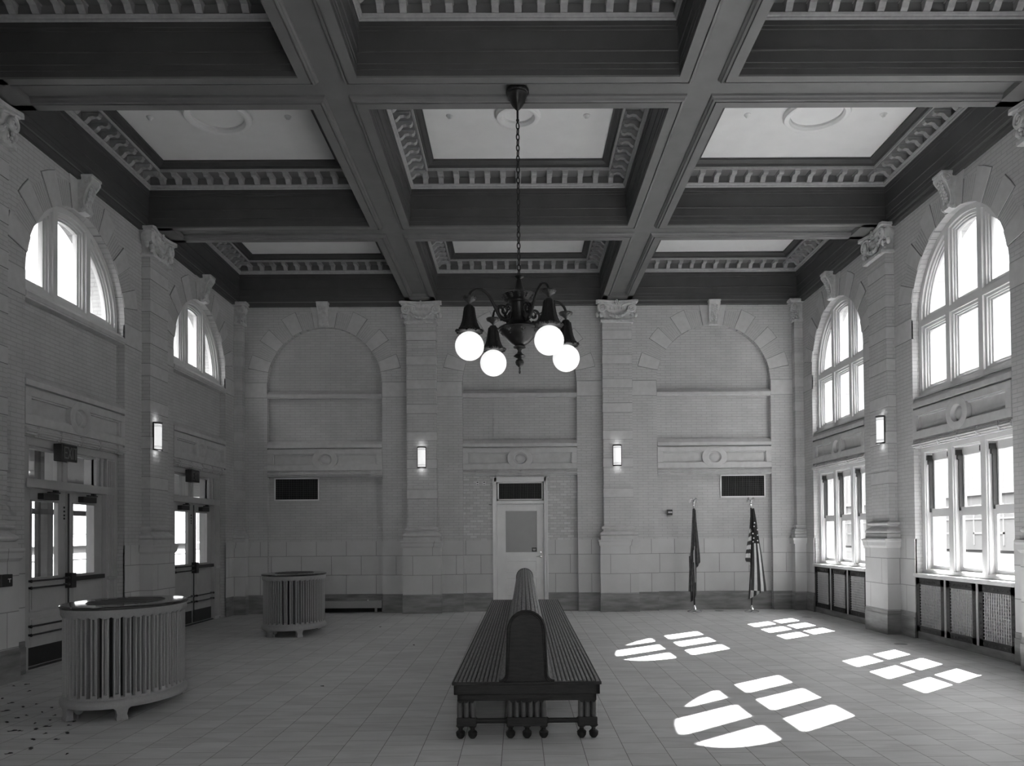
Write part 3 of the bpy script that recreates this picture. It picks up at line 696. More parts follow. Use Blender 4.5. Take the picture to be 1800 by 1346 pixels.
def double_door(c, n, label):
    root = empty('door_%d' % n); tag(root, label, kind='structure'); T = TL
    y = lambda o_: c + o_
    b = MB(T)
    # outer frame, transom bar and fluted jambs (offsets measured from the bay centre)
    b.box(y(-1.146), y(-.95), -.36, -.07, 0, 2.72); b.box(y(.80), y(1.02), -.36, -.07, 0, 2.72); b.box(y(1.01), y(1.146), -.36, -.10, 0, 2.76)
    b.box(y(-1.0), y(1.03), -.30, -.067, 2.62, 2.719); b.box(y(-1.0), y(1.0), -.30, -.06, 2.13, 2.235)
    b.box(y(-.335), y(-.10), -.30, -.09, 2.2, 2.65) if False else b.box(y(-.33), y(-.105), -.26, -.10, 2.2, 2.65)
    b.box(y(-.24), y(-.19), -.26, -.08, 2.2, 2.65)
    for a0 in (.83, .875, .925, .975): b.box(y(a0), y(a0 + .018), -.08, -.055, 1.0, 2.60); b.box(y(a0), y(a0 + .018), -.08, -.055, .06, .95)
    b.box(y(.80), y(1.02), -.08, -.05, .955, .995)
    b.box(y(.56), y(.62), -.16, -.085, 2.235, 2.62); b.box(y(.66), y(.72), -.2, -.075, 2.235, 2.62)
    b.box(y(.56), y(.80), -.26, -.12, 2.2, 2.65); b.box(y(-1.0), y(-.93), -.26, -.10, 2.2, 2.65)
    b.box(y(-.95), y(.80), -.20, -.10, 2.59, 2.63)
    b.build('door_frame', M['leafpaint'], root, bevel=.004)
    g = MB(T); g.box(y(-1.146), y(1.146), -.40, -.10, 0, .018); g.build('threshold', M['black'], root)
    g = MB(T); g.box(y(-.96), y(-.32), -.155, -.150, 2.22, 2.62); g.box(y(-.11), y(.57), -.155, -.150, 2.22, 2.62); g.build('transom_pane', M['glass'], root)
    for (a0, a1, g0, g1, near) in ((-.94, -.075, -.79, -.26, True), (-.065, .80, .08, .58, False)):
        l = MB(T); d0, d1 = -.185, -.14
        l.box(y(a0), y(g0), d0, d1, .02, 2.125); l.box(y(g1), y(a1), d0, d1, .02, 2.125)
        l.box(y(g0), y(g1), d0, d1, 1.975, 2.125); l.box(y(g0), y(g1), d0, d1, .02, 1.065)
        for s_, (q0, q1) in enumerate(((y(g0) - .02, y(g0)), (y(g1), y(g1) + .02))): l.box(q0, q1, d1 - .001, d1 + .012, 1.05, 1.99)
        l.box(y(g0) - .02, y(g1) + .02, d1 - .001, d1 + .012, 1.97, 1.99); l.box(y(g0) - .02, y(g1) + .02, d1 - .001, d1 + .012, 1.05, 1.07)
        for z0, z1 in ((.34, .60), (.66, .96)):
            l.box(y(g0) - .03, y(g1) + .03, d1, d1 + .004, z0, z1); l.box(y(g0), y(g1), d1, d1 + .010, z0 + .03, z1 - .03)
        lf = l.build('door_leaf', M['leafpaint'], root, bevel=.003)
        g = MB(T); g.box(y(g0) - .01, y(g1) + .01, -.165, -.160, 1.06, 1.98); g.build('pane', M['glass'], lf)
        k = MB(T); k.box(y(a0) + .02, y(a1) - .02, d1, d1 + .004, .03, .245); k.build('kick_plate', M['black'], lf)['label'] = 'black kick plate'
        k = MB(T); m_ = (a0 + a1) / 2; k.box(y(m_ - .16), y(m_ + .16), d1, d1 + .075, 2.0, 2.075); k.box(y(m_ + .0), y(m_ + .22), d1 + .02, d1 + .06, 2.085, 2.10); k.box(y(m_ + .15), y(m_ + .20), d1 - .03, d1 + .05, 2.10, 2.125)
        k.build('door_closer', M['black'], lf, bevel=.004)
        p = MB(T)
        if near: bars = [1.03, .95]
        else: bars = []
        for z in bars + [.50, .40]:
            p.tube([(y(a0 + .05), d1 + .055, z), (y(a1 - .03), d1 + .055, z)], .011, 8)
            for e in (a0 + .06, a1 - .04): p.tube([(y(e), d1, z), (y(e), d1 + .055, z)], .014, 8); p.sphere((y(e), d1 + .06, z), .02, 8, 6)
        if not near:
            p.box(y(a0 + .07), y(a1 - .06), d1 + .03, d1 + .075, .985, 1.04); p.box(y(a0 - .02), y(a0 + .085), d1, d1 + .085, .90, 1.09)
            p.tube([(y(a0 + .02), d1 + .02, .05), (y(a0 + .02), d1 + .02, 2.10)], .010, 8)
        p.build('push_bar', M['black'], lf, smooth=True)['label'] = 'black push bars'
        p = MB(T)
        if near:
            for z in (1.78, 1.82, 1.87, 1.92): p.box(y(a1 - .05), y(a1 - .03), d1, d1 + .01, z - .012, z + .012)
            p.build('lock_plate', M['black'], lf)
    return root
double_door(-5.65, 2, 'near grey double entrance doors with glass lights and black push bars'); double_door(-1.75, 3, 'far grey double entrance doors with glass lights near the back corner')
# ================================================================== RADIATOR GRILLES UNDER THE WINDOWS
def grille(c, label):
    root = empty('radiator_grille', TR(c, 0, 0)); tag(root, label, 'radiator cover', 'grilles under the sash windows')
    T = lambda s, d, z: (-d, s, z)
    post = []
    cells = [(-1.135, -.40), (-.345, .345), (.40, 1.135)]
    b = MB(T); b.box(-1.143, 1.143, -.155, -.02, .0, .105); b.build('base_board', M['marble'], root)
    b = MB(T); b.box(-.39, -.355, -.15, .006, .105, .872); b.build('post', M['lattice'], root); b = MB(T); b.box(.355, .39, -.15, .006, .105, .872); b.build('post', M['lattice'], root)
    for (a, e) in cells:
        f = MB(T); bw = .085
        f.box(a, a + bw, -.03, .0, .108, .872); f.box(e - bw, e, -.03, .0, .108, .872); f.box(a, e, -.03, .0, .108, .108 + bw); f.box(a, e, -.03, .0, .872 - bw * 1.1, .872)
        fo = f.build('grille_frame', M['lattice_dark'], root)
        l = MB(T); x0, x1, z0, z1 = a + bw, e - bw, .108 + bw, .872 - bw * 1.1
        for k in range(12): x = x0 + (x1 - x0) * (k + .5) / 12; l.box(x - .009, x + .009, -.028, -.012, z0, z1)
        for k in range(15): z = z0 + (z1 - z0) * k / 14; l.box(x0 - .02, x1 + .01, -.016, -.006, z - .004, z + .004)
        l.build('lattice', M['lattice'], fo)
        bk = MB(T); bk.box(x0, x1, -.10, -.06, z0, z1); bk.build('radiator_fins', M['radiator_inner'], fo)
        s = MB(T)
        for k in range(6):
            cx_ = a + .07 + (e - a - .14) * (k + .5) / 6
            s.tube([(x_, .003, z_) for x_, _, z_ in spiral(cx_, .872 - .047, .028, 1.5, k % 2 * PI, 1 if k % 2 else -1, 16)], .0025, 4)
            s.tube([(x_, .003, z_) for x_, _, z_ in spiral(cx_, .108 + .043, .028, 1.5, k % 2 * PI, 1 if k % 2 else -1, 16)], .0025, 4)
        for k in range(7):
            cz_ = z0 + (z1 - z0) * (k + .5) / 7
            for xx in (a + .043, e - .043): s.tube([(x_, .003, z_) for x_, _, z_ in spiral(xx, cz_, .028, 1.5, k % 2 * PI, 1 if k % 2 else -1, 14)], .0025, 4)
        s.build('iron_scrollwork', M['dark_grille'], fo)
grille(-5.65, 'wide lattice radiator grille with black iron border under the near sash windows')
grille(-1.75, 'wide lattice radiator grille with black iron border under the far sash windows')

# ================================================================== CHANDELIER
def chandelier():
    root = empty('chandelier', (-.012, -7.55, 6.24)); tag(root, 'dark bronze four-arm chandelier with lit white globes hanging on a long chain', 'chandelier')
    ZC = lambda zy: (3.746 - 6.24) + (600 - zy) / 946.5     # zoom-row -> local height
    b = MB(); b.lathe([(.115, 0), (.122, -.015), (.118, -.035), (.105, -.045), (.108, -.06), (.095, -.075), (.085, -.11), (.072, -.15), (.05, -.185), (.028, -.21), (.012, -.225), (.001, -.228)], n=28)
    for k in range(28):
        a = 2 * PI * k / 28; b.sphere((.113 * math.cos(a), .113 * math.sin(a), -.035), .010, 6, 4)
    b.build('ceiling_canopy', M['iron'], root, smooth=True)
    b = MB(); b.tube([(0, 0, -.2), (0, 0, -.36)], .012, 10); b.sphere((0, 0, -.33), .018); b.build('stem', M['iron'], root, smooth=True)
    z = -.365; zend = ZC(118); L = .078; n = int((z - zend) / (L - .022)); st = (z - zend) / n
    proto = None
    for k in range(n):
        if proto is None:
            c = MB(); pts = [(.017 * math.cos(a) * 1.0, 0, .028 * math.sin(a) * 1.25) for a in [2 * PI * i / 16 for i in range(17)]]
            c.tube(pts, .0062, 7); proto = c.build('chain_link', M['iron'], root, smooth=True); o = proto
        else: o = proto.copy(); C.objects.link(o)
        o.location = (0, 0, z - st * (k + .5)); o.rotation_euler = (0, 0, .5 + (PI / 2 if k % 2 else 0)); o.scale = (1, 1, 1.02)
    # body
    P_ = [(45, 122), (48, 130), (30, 138), (20, 148), (28, 180), (38, 220), (52, 255), (75, 285), (112, 300), (160, 306), (172, 316), (162, 332), (150, 345), (128, 368), (112, 378), (108, 392), (96, 400), (92, 430), (90, 480), (90, 540), (98, 575), (120, 598), (170, 622), (205, 640), (218, 655), (212, 668)]
    b = MB(); b.lathe([(r / 946.5, ZC(y)) for r, y in P_], n=32); b.build('body', M['iron'], root, smooth=True)
    P2 = [(205, 664), (190, 690), (165, 720), (140, 745), (112, 775), (82, 800), (55, 815), (38, 822), (62, 830), (60, 840), (28, 850), (18, 870), (24, 895), (50, 912), (60, 924), (42, 936), (22, 945), (20, 952), (36, 962), (44, 985), (36, 1010), (18, 1025), (9, 1035), (11, 1050), (7, 1060), (12, 1080), (8, 1095), (1, 1100)]
    b = MB(); b.lathe([(r / 946.5, ZC(y)) for r, y in P2], n=32); b.build('bowl_and_finial', M['iron'], root, smooth=True)
    b = MB()   # relief leaves
    for k in range(12):
        a = 2 * PI * k / 12
        for (rr, yy, s_) in ((.165, 335, .02), (.145, 352, .016)): b.sphere((rr * math.cos(a), rr * math.sin(a), ZC(yy)), s_, 7, 5, (1, 1, .9))
    for k in range(8):
        a = 2 * PI * k / 8 + .2
        for t in range(5):
            rr = (.195 - .030 * t); zz = ZC(690 + 24 * t)
            for e in (-.09, 0, .09): b.sphere((rr * math.cos(a + e), rr * math.sin(a + e), zz + abs(e) * .12), .016 - .0015 * t, 6, 4)
    for k in range(20):
        a = 2 * PI * k / 20; b.sphere((.176 * math.cos(a), .176 * math.sin(a), ZC(318)), .009, 6, 4)
    b.build('leaf_relief', M['bronze'], root, smooth=True)
    for ang in (math.atan2(-.29, -.505), math.atan2(.29, -.30 / .505 * .29 / .29 * .505) if False else math.atan2(.505, -.29), math.atan2(-.505, .29), math.atan2(.29, .505)):
        ca, sa = math.cos(ang), math.sin(ang)
        T = lambda r, t, z: (r * ca - t * sa, r * sa + t * ca, z)
        arm = MB(T)
        def bez(pts, n=8):
            out = []
            for i in range(len(pts) - 1):
                p0 = pts[max(i - 1, 0)]; p1 = pts[i]; p2 = pts[i + 1]; p3 = pts[min(i + 2, len(pts) - 1)]
                for k in range(n):
                    t = k / n; out.append(tuple(.5 * (2 * p1[q] + (p2[q] - p0[q]) * t + (2 * p0[q] - 5 * p1[q] + 4 * p2[q] - p3[q]) * t * t + (3 * p1[q] - p0[q] - 3 * p2[q] + p3[q]) * t ** 3) for q in (0, 1)))
            out.append(pts[-1]); return out
        main = [(.10, 495), (.115, 560), (.165, 585), (.225, 565), (.27, 500), (.315, 430), (.37, 360), (.44, 322), (.50, 322), (.555, 350), (.58, 385), (.585, 405)]
        arm.tube([(r, 0, ZC(y)) for r, y in bez(main)], lambda t: .017 - .005 * abs(t - .3), 8)
        sc = spiral(.185, ZC(490), .075, 1.35, -PI / 2, 1, 28); arm.tube([(x, 0, z) for x, _, z in sc], .013, 7)
        sc = spiral(.135, ZC(455), .045, 1.3, PI, -1, 20); arm.tube([(x, .0, z) for x, _, z in sc], .010, 6)
        arm.tube([(r, 0, ZC(y)) for r, y in bez([(.16, 440), (.20, 470), (.25, 465), (.29, 440), (.31, 415)])], .007, 6)
        arm.tube([(r, 0, ZC(y)) for r, y in bez([(.10, 620), (.13, 600), (.16, 585)])], .010, 6)
        arm.sphere((.44, 0, ZC(318)), .017, 8, 6); arm.sphere((.27, 0, ZC(500)), .016, 8, 6)
        for k in range(5): arm.sphere((.17 + .012 * k, 0, ZC(560 + 6 * k)), .015, 6, 4)
        a_ = arm.build('arm', M['iron'], root, smooth=True)
        cp = MB(T); cp.lathe([(.012, ZC(395)), (.03, ZC(400)), (.072, ZC(410)), (.074, ZC(425)), (.06, ZC(440)), (.035, ZC(455)), (.014, ZC(472)), (.011, ZC(486))], .586, 0, 0, 20)
        for k in range(18):
            t = 2 * PI * k / 18; cp.tube([(.586 + .073 * math.cos(t), .073 * math.sin(t), ZC(412)), (.586 + .063 * math.cos(t), .063 * math.sin(t), ZC(438))], .005, 5)
        cp.build('lamp_cup', M['bronze'], root, smooth=True)
        sh = MB(T); sh.lathe([(.012, ZC(482)), (.035, ZC(492)), (.050, ZC(515)), (.058, ZC(560)), (.066, ZC(610)), (.078, ZC(660)), (.095, ZC(700)), (.112, ZC(728)), (.122, ZC(745)), (.110, ZC(752)), (.098, ZC(748))], .586, 0, 0, 24)
        for k in range(8):
            t = 2 * PI * k / 8
            sh.tube([(.586 + r * math.cos(t), r * math.sin(t), ZC(y)) for r, y in ((.052, 515), (.060, 560), (.068, 610), (.080, 660), (.097, 700), (.114, 728))], .006, 5)
            for e in range(4): r = .122 + .010 * (e % 2); sh.sphere((.586 + r * math.cos(t + e * .2 - .3), r * math.sin(t + e * .2 - .3), ZC(738 + 5 * (e % 3))), .015, 6, 4)
        sh.build('lamp_holder', M['iron'], root, smooth=True)
        gl = MB(T); gl.sphere((.586, 0, ZC(885)), .147, 32, 20); gl.build('globe', M['globe'], root, smooth=True)['label'] = 'glowing white glass globe'
chandelier()

# ================================================================== BENCH
def bench():
    y0, y1 = -9.93, -2.40; cx0, cx1 = .016, .058
    ang = math.atan2(cx0 - cx1, y1 - y0)
    root = empty('station_bench', (cx0, y0, 0), ang); tag(root, 'long dark slatted double-sided waiting bench with rounded central back', 'bench'); L = y1 - y0
    HW = .545; zs = .435
    # outline of the central hump, from the left seat round to the right
    def hump(off=0, nf=6, nt=14):
        pts = []
        for i in range(nf + 1):
            a = -PI / 2 + PI / 2 * i / nf; pts.append((-.152 - .055 + (.055 - off) * math.cos(a) - 0, zs + .055 + (.055 - off) * math.sin(a)))
        r = .137 + off; zt = .957 - .137
        pts += [(-.139 - off, zt)]
        for i in range(1, nt): a = PI - PI * i / nt; pts.append((r * math.cos(a), zt + r * math.sin(a)))
        pts += [(.139 + off, zt)]
        return pts + [(-x, z) for x, z in pts[:nf + 1][::-1]]
    # seats
    for s_ in (-1, 1):
        b = MB(); n = 11; x0, x1 = .205, HW + .006
        for k in range(n):
            a = x0 + (x1 - x0) * k / n; e = x0 + (x1 - x0) * (k + 1) / n - .010
            b.loft([[(s_ * a, y, zs - .02), (s_ * e, y, zs - .02), (s_ * e, y, zs - .003), (s_ * (e - .004), y, zs), (s_ * (a + .004), y, zs), (s_ * a, y, zs - .003)] for y in (.012, L)])
        se = b.build('seat', M['wood'], root)
        b = MB(); b.box(min(s_ * .1, s_ * (HW - .005)), max(s_ * .1, s_ * (HW - .005)), .03, L - .02, zs - .035, zs - .014); b.build('seat_board', M['groove'], se)
    # backrest slats: profile split in strips
    pr = hump(); 
    def resample(P, n):
        d = [0]
        for i in range(1, len(P)): d.append(d[-1] + math.dist(P[i], P[i - 1]))
        out = []; j = 0
        for k in range(n + 1):
            t = d[-1] * k / n
            while j < len(d) - 2 and d[j + 1] < t: j += 1
            u = (t - d[j]) / max(1e-9, d[j + 1] - d[j]); out.append((P[j][0] + (P[j + 1][0] - P[j][0]) * u, P[j][1] + (P[j + 1][1] - P[j][1]) * u))
        return out
    P1 = resample(pr, 34 * 3); b = MB()
    for k in range(34):
        seg = P1[k * 3:k * 3 + 4]; loops = []
        prof = []
        for i, (x, z) in enumerate(seg):
            u = [.1, .33, .67, .9][i]
            q = P1[min(k * 3 + 3, len(P1) - 1)]; p = seg[0]
            prof.append((p[0] + (q[0] - p[0]) * u if i in (0, 3) else x, p[1] + (q[1] - p[1]) * u if i in (0, 3) else z))
        inner = []
        for (x, z) in prof[::-1]:
            cxn, czn = (0, min(z, .82)); v = Vector((cxn - x, czn - z)); v = v.normalized() * .018 if v.length > 1e-6 else Vector((0, 0)); inner.append((x + v.x, z + v.y - (.01 if z < .5 else 0)))
        b.loft([[(x, y, z) for x, z in prof + inner] for y in (.02, L)])
    b.build('backrest', M['wood'], root)
    core = MB(); core.loft([[(x * .93, y, z - .012) for x, z in pr] for y in (.03, L - .01)]); core.build('backrest_core', M['wood_dark'], root)
    # end panels with raised dark rim
    for y, sg in ((0, 1), (L, -1)):
        b = MB(); pp = hump(-.004); b.loft([[(x, yy, z) for x, z in pp] for yy in (y, y + sg * .03)])
        e = b.build('end_panel', M['wood_dark'], root)
        r = MB(); r.tube([(x, y + sg * .004, z) for x, z in hump(-.002)], .011, 6); r.tube([(x, y + sg * .0, z) for x, z in hump(-.018)], .004, 5); r.build('panel_rim', M['wood_dark'], e)
    # apron
    b = MB(); b.box(-HW - .012, HW + .012, -.012, L + .012, zs - .028, zs - .006)
    b.box(-HW, -HW + .03, 0, L, .335, zs - .02); b.box(HW - .03, HW, 0, L, .335, zs - .02); b.box(-HW, HW, 0, .03, .335, zs - .02); b.box(-HW, HW, L - .03, L, .335, zs - .02)
    b.v = b.v; b.build('apron', M['wood_dark'], root, bevel=.004)
    b = MB(); q = HW - .025
    b.box(-q, q, .02, .045, .285, .337); b.box(-q, q, L - .045, L - .02, .285, .337); b.box(-q, -q + .025, .02, L - .02, .285, .337); b.box(q - .025, q, .02, L - .02, .285, .337)
    for k in range(24):
        x = -q + 2 * q * (k + .5) / 24
        if abs(x) < .15 or abs(x) > .37: b.lathe([(.018, 0), (.018, .024)], x, .02, .287, 10, 'y')
    b.build('lower_rail', M['wood_dark'], root)
    # supports: end frame, two inner ones, far end
    def foot(x, y):
        b = MB(); b.lathe([(.018, .10), (.029, .094), (.027, .084), (.017, .078), (.017, .062), (.030, .054), (.036, .045), (.034, .034), (.033, .022), (.024, .008), (.016, 0)], x, y, 0, 16); b.build('foot', M['wood_dark'], root, smooth=True)
    for yy in (.055, L * .36, L * .68, L - .055):
        for xc, hw, nc, feet in ((-.455, .072, 3, (-.045, .045)), (0.0, .150, 6, (-.125, 0, .125)), (.455, .072, 3, (-.045, .045))):
            b = MB(); b.box(xc - hw, xc + hw, yy - .035, yy + .035, .098, .158); b.box(xc - hw - .004, xc + hw + .004, yy - .038, yy + .038, .094, .104)
            b.build('leg_block', M['wood_dark'], root, bevel=.006)
            b = MB()
            for k in range(nc):
                x = xc - hw + .022 + (2 * hw - .044) * k / (nc - 1); b.lathe([(.020, .155), (.021, .17), (.0215, .22), (.020, .27), (.019, .288)], x, yy, 0, 14)
            b.build('column_cluster', M['column'], root, smooth=True)
            b = MB(); b.box(xc - hw + .01, xc + hw - .01, yy + .024, yy + .04, .157, .286); b.build('gap_shade_board', M['wood_dark'], root)  # dark board added as the shade seen between the columns
            for f in feet: foot(xc + f, yy)
        for s_ in (-1, 1):
            b = MB(); b.tube([(s_ * .15, yy, .130), (s_ * .165, yy, .130), (s_ * .17, yy, .130), (s_ * .37, yy, .130), (s_ * .385, yy, .130)], lambda t: .019 if .1 < t < .9 else .027, 10)
            b.build('stretcher', M['wood_dark'], root, smooth=True)
bench()

# ================================================================== OVAL RADIATORS
def radiator(loc, label):
    root = empty('oval_radiator', loc); tag(root, label, 'radiator', 'oval cast radiators')
    A, B = .462, .655; N = 42
    el = lambda t, o_, z: ((A + o_) * math.cos(t), (B + o_) * math.sin(t), z)
    def ring_(prof, n=64):
        b = MB(); loops = [[el(2 * PI * k / n, o_, z) for k in range(n)] for o_, z in prof]; b.loft(loops, caps=True); return b
    ring_([(-.03, .195), (-.015, .19), (-.015, .175), (0, .165), (.012, .15), (.016, .125), (.012, .105), (-.05, .105)]).build('base_skirt', M['radiator'], root, smooth=True)
    ring_([(-.06, .15), (-.06, .91)]).build('gap_shade_core', M['void'], root)  # black core stands for the shade in the gaps between columns
    b = MB()
    # arc-length spacing round the ellipse
    ts = [2 * PI * k / 720 for k in range(721)]; cum = [0]
    for k in range(720): cum.append(cum[-1] + math.dist(el(ts[k], 0, 0)[:2], el(ts[k + 1], 0, 0)[:2]))
    def at_s(s):
        s %= cum[-1]; lo, hi = 0, 720
        while hi - lo > 1:
            md = (lo + hi) // 2
            if cum[md] <= s: lo = md
            else: hi = md
        return ts[lo] + (ts[hi] - ts[lo]) * (s - cum[lo]) / (cum[hi] - cum[lo])
    N = 40; proto = None
    for k in range(N):
        t = at_s(cum[-1] * (k + .5) / N); x, y, _ = el(t, -.02, 0); nx, ny = math.cos(t) / A, math.sin(t) / B; l = math.hypot(nx, ny); ang = math.atan2(ny / l, nx / l) - PI / 2
        if proto is None:
            c = MB()   # local: x tangent, y outward
            for s_ in (-1, 1):
                c.loft([[(s_ * .027, -.05, z), (s_ * .027, .006, z), (s_ * .024, .013, z), (s_ * .014, .013, z), (s_ * .011, .006, z), (s_ * .011, -.05, z)] for z in (.205, .885)])
            c.box(-.0265, .0265, -.05, .012, .192, .218); c.box(-.03, .03, -.05, .012, .87, .90)
            c.box(-.012, .012, -.05, -.03, .2, .88)
            proto = c.build('radiator_column', M['radiator'], root); o = proto
        else: o = proto.copy(); C.objects.link(o)
        o.location = (x, y, 0); o.rotation_euler = (0, 0, ang)
    # scalloped collar
    n = N * 8; lo = []
    for (o_, z, sc) in ((-.03, .865, 0), (-.004, .865, 1), (.008, .88, .6), (.010, .905, 0), (.014, .925, 0), (-.05, .925, 0)):
        l = []
        for k in range(n):
            t = at_s(cum[-1] * k / n); ph = (k % 8) / 8; zz = z - sc * .016 * math.sin(PI * ph); l.append(el(t, o_, zz))
        lo.append(l)
    b = MB(); b.loft(lo); b.build('scalloped_collar', M['radiator'], root, smooth=True)
    ring_([(-.01, .923), (.018, .925), (.022, .932), (.022, .945), (.012, .952), (-.0, .953)]).build('top_slab', M['top'], root, smooth=True)['label'] = 'dark polished top slab'
    g = MB(); n = 48; g.loft([[((A - .17) * math.cos(2 * PI * k / n), (B - .22) * math.sin(2 * PI * k / n), z) for k in range(n)] for z in (.950, .957)])
    for k in range(9): yy = -.36 + .09 * k; h_ = (A - .18) * math.sqrt(max(0, 1 - (yy / (B - .22)) ** 2)); g.box(-h_, h_, yy - .01, yy + .01, .956, .961)
    g.build('top_grate', M['dark_grille'], root)
    for t in (-1.03, -PI + 1.03, 1.03, PI - 1.03):
        x, y, _ = el(t, -.0, 0); a = math.atan2(math.sin(t) / B, math.cos(t) / A) - PI / 2; ca, sa = math.cos(a), math.sin(a)
        T = lambda u, v, z: (x + u * ca - v * sa, y + u * sa + v * ca, z)
        f = MB(T); f.loft([[(-h_, -.05, z), (h_, -.05, z), (h_, v_, z), (-h_, v_, z)] for h_, v_, z in ((.045, .012, 0), (.046, .010, .02), (.040, .004, .05), (.050, .006, .09), (.078, .008, .112))]); f.build('leg', M['radiator'], root, bevel=.004)
    p = MB(); p.tube([(-.18, -B + .18, .16), (-.18, -B + .18, .07)], .028, 10); p.sphere((-.16, -B + .16, .075), .04); p.tube([(-.18, -B + .18, .06), (-.18, -B + .18, 0)], .012, 8); p.build('valve', M['radiator'], root, smooth=True)
radiator((-3.61, -8.60, 0), 'near oval cast radiator with dark polished top in front of the entrance doors')
radiator((-3.61, -3.20, 0), 'far oval cast radiator with dark top near the back left corner')
# ================================================================== WALL FITTINGS
def sconce(loc, rz, label):
    root = empty('wall_sconce', loc, rz); tag(root, label, 'wall lamp', 'pilaster sconces')
    b = MB(); b.box(-.08, .08, 0, .012, -.20, .20); b.build('back_plate', M['black'], root)
    hc = lambda r, z, n=16: [(r * math.cos(PI * i / n), .012 + r * 1.05 * math.sin(PI * i / n), z) for i in range(n + 1)]
    b = MB(); b.loft([hc(.078, -.185), hc(.078, .185)]); b.build('glass_diffuser', M['sconce'], root, smooth=True)['label'] = 'lit white half-round diffuser'
    b = MB()
    for z0, z1 in ((-.215, -.198), (.198, .215)): b.loft([hc(.088, z0), hc(.088, z1)])
    for z in (-.165, -.15, .15, .165): b.loft([hc(.080, z - .002), hc(.080, z + .002)])
    b.box(-.088, -.078, 0, .02, -.21, .21); b.box(.078, .088, 0, .02, -.21, .21)
    b.build('metal_frame', M['black'], root)
    # the lamp's own spill on the wall above and below
    for s_, nm in ((1, 'up'), (-1, 'down')):
        ld = bpy.data.lights.new('sconce_bulb', 'POINT'); ld.energy = .035; ld.shadow_soft_size = .03
        lo = bpy.data.objects.new('sconce_bulb', ld); C.objects.link(lo); lo.parent = root; lo.location = (0, .07, s_ * .235)
sconce((-1.95, -.131, 3.078), PI, 'lit half-round sconce on the pilaster left of the back door')
sconce((1.93, -.131, 3.09), PI, 'lit half-round sconce on the pilaster right of the back door')
sconce((W - .131, -3.93 + .0, 3.08), PI / 2, 'lit half-round sconce on the right wall pilaster between the windows') if False else sconce((W - .131, -3.83, 3.08), PI / 2, 'lit half-round sconce on the right wall pilaster between the windows')
sconce((-W + .131, -3.83, 3.06), -PI / 2, 'lit half-round sconce on the dark left wall pilaster between the doors')

def letters(b, txt, x0, z0, h, wd, t, y0, y1, gap):
    """block letters drawn with bars"""
    S = {'E': [(0, 0, 0, 1), (0, 0, 1, 0), (0, .5, .8, .5), (0, 1, 1, 1)], 'X': [(0, 0, 1, 1), (0, 1, 1, 0)], 'I': [(.5, 0, .5, 1)], 'T': [(.5, 0, .5, 1), (0, 1, 1, 1)]}
    x = x0
    for ch in txt:
        ww = wd * (.35 if ch == 'I' else 1)
        for a, c, e, f in S[ch]:
            p, q = Vector((x + a * ww, z0 + c * h)), Vector((x + e * ww, z0 + f * h)); d = (q - p).normalized() * t / 2; n = Vector((-d.y, d.x)); p -= d; q += d
            b.loft([[(v.x, yy, v.y) for v in (p - n, q - n, q + n, p + n)] for yy in (y0, y1)])
        x += ww + gap
def exit_sign(yc, zc, label):
    root = empty('exit_sign', (-W + .05, yc, zc), -PI / 2); tag(root, label, 'sign', 'exit signs over the doors')
    b = MB(); b.box(-.165, .165, -.11, .0, -.105, .105); b.build('housing', M['black'], root, bevel=.006)
    f = MB(); f.box(-.155, .155, .0, .004, -.095, .095); f.build('face', M['black'], root)
    l = MB(lambda x, y, z: (-x, y, z)); letters(l, 'TIXE'[::-1], -.125, -.065, .13, .062, .017, .004, .007, .022); o = l.build('exit_letters', M['exitletter'], root)
    o['label'] = 'pale EXIT letters'
    return root
M['exitletter'] = plain('exit_letter_grey', .16, .5)
exit_sign(-5.97, 2.585, 'black exit sign over the near entrance doors'); exit_sign(-2.13, 2.585, 'black exit sign over the far entrance doors')
# fire alarm pull box at the left edge
root = empty('alarm_box', (-W + .212, -7.50, 1.09), -PI / 2); tag(root, 'small black wall alarm box with a pale T mark at the left edge', 'alarm box')
b = MB(); b.box(-.09, .09, -.01, .05, -.065, .065); b.build('housing', M['black'], root, bevel=.005)
b = MB(); b.box(-.025 - .035, .025 - .035, .05, .053, .012, .02); b.box(-.039, -.031, .05, .053, -.02, .02); b.build('t_mark', M['white'], root)
# back wall items
def wall_vent(x0, x1, z0, z1, label):
    root = empty('wall_vent', ((x0 + x1) / 2, .114, (z0 + z1) / 2)); tag(root, label, 'vent', 'back wall vents')
    T = lambda s, d, z: (s, -d, z); hw, hz = (x1 - x0) / 2, (z1 - z0) / 2
    vent(T, -hw, hw, -hz, hz, 0.0, root, M['ventframe'], .026, 24)
wall_vent(-4.94, -4.04, 2.25, 2.71, 'dark rectangular vent in a pale frame on the left part of the back wall')
wall_vent(4.035, 4.95, 2.25, 2.71, 'dark rectangular vent in a pale frame above the striped flag')
root = empty('warning_horn', (3.0, .115, 1.955)); tag(root, 'small black wall horn with a pale label on the back wall left of the flags', 'alarm horn')
b = MB(); b.box(-.05, .055, -.075, 0, -.055, .055); b.build('housing', M['black'], root, bevel=.008)
b = MB(); b.box(-.035, .045, -.078, -.075, -.012, .018); b.build('name_strip', M['white'], root); b = MB()
for k in range(4): b.box(-.03 + .016 * k, -.022 + .016 * k, -.0795, -.078, -.006, .012)
b.build('strip_marks', M['frost'], root)
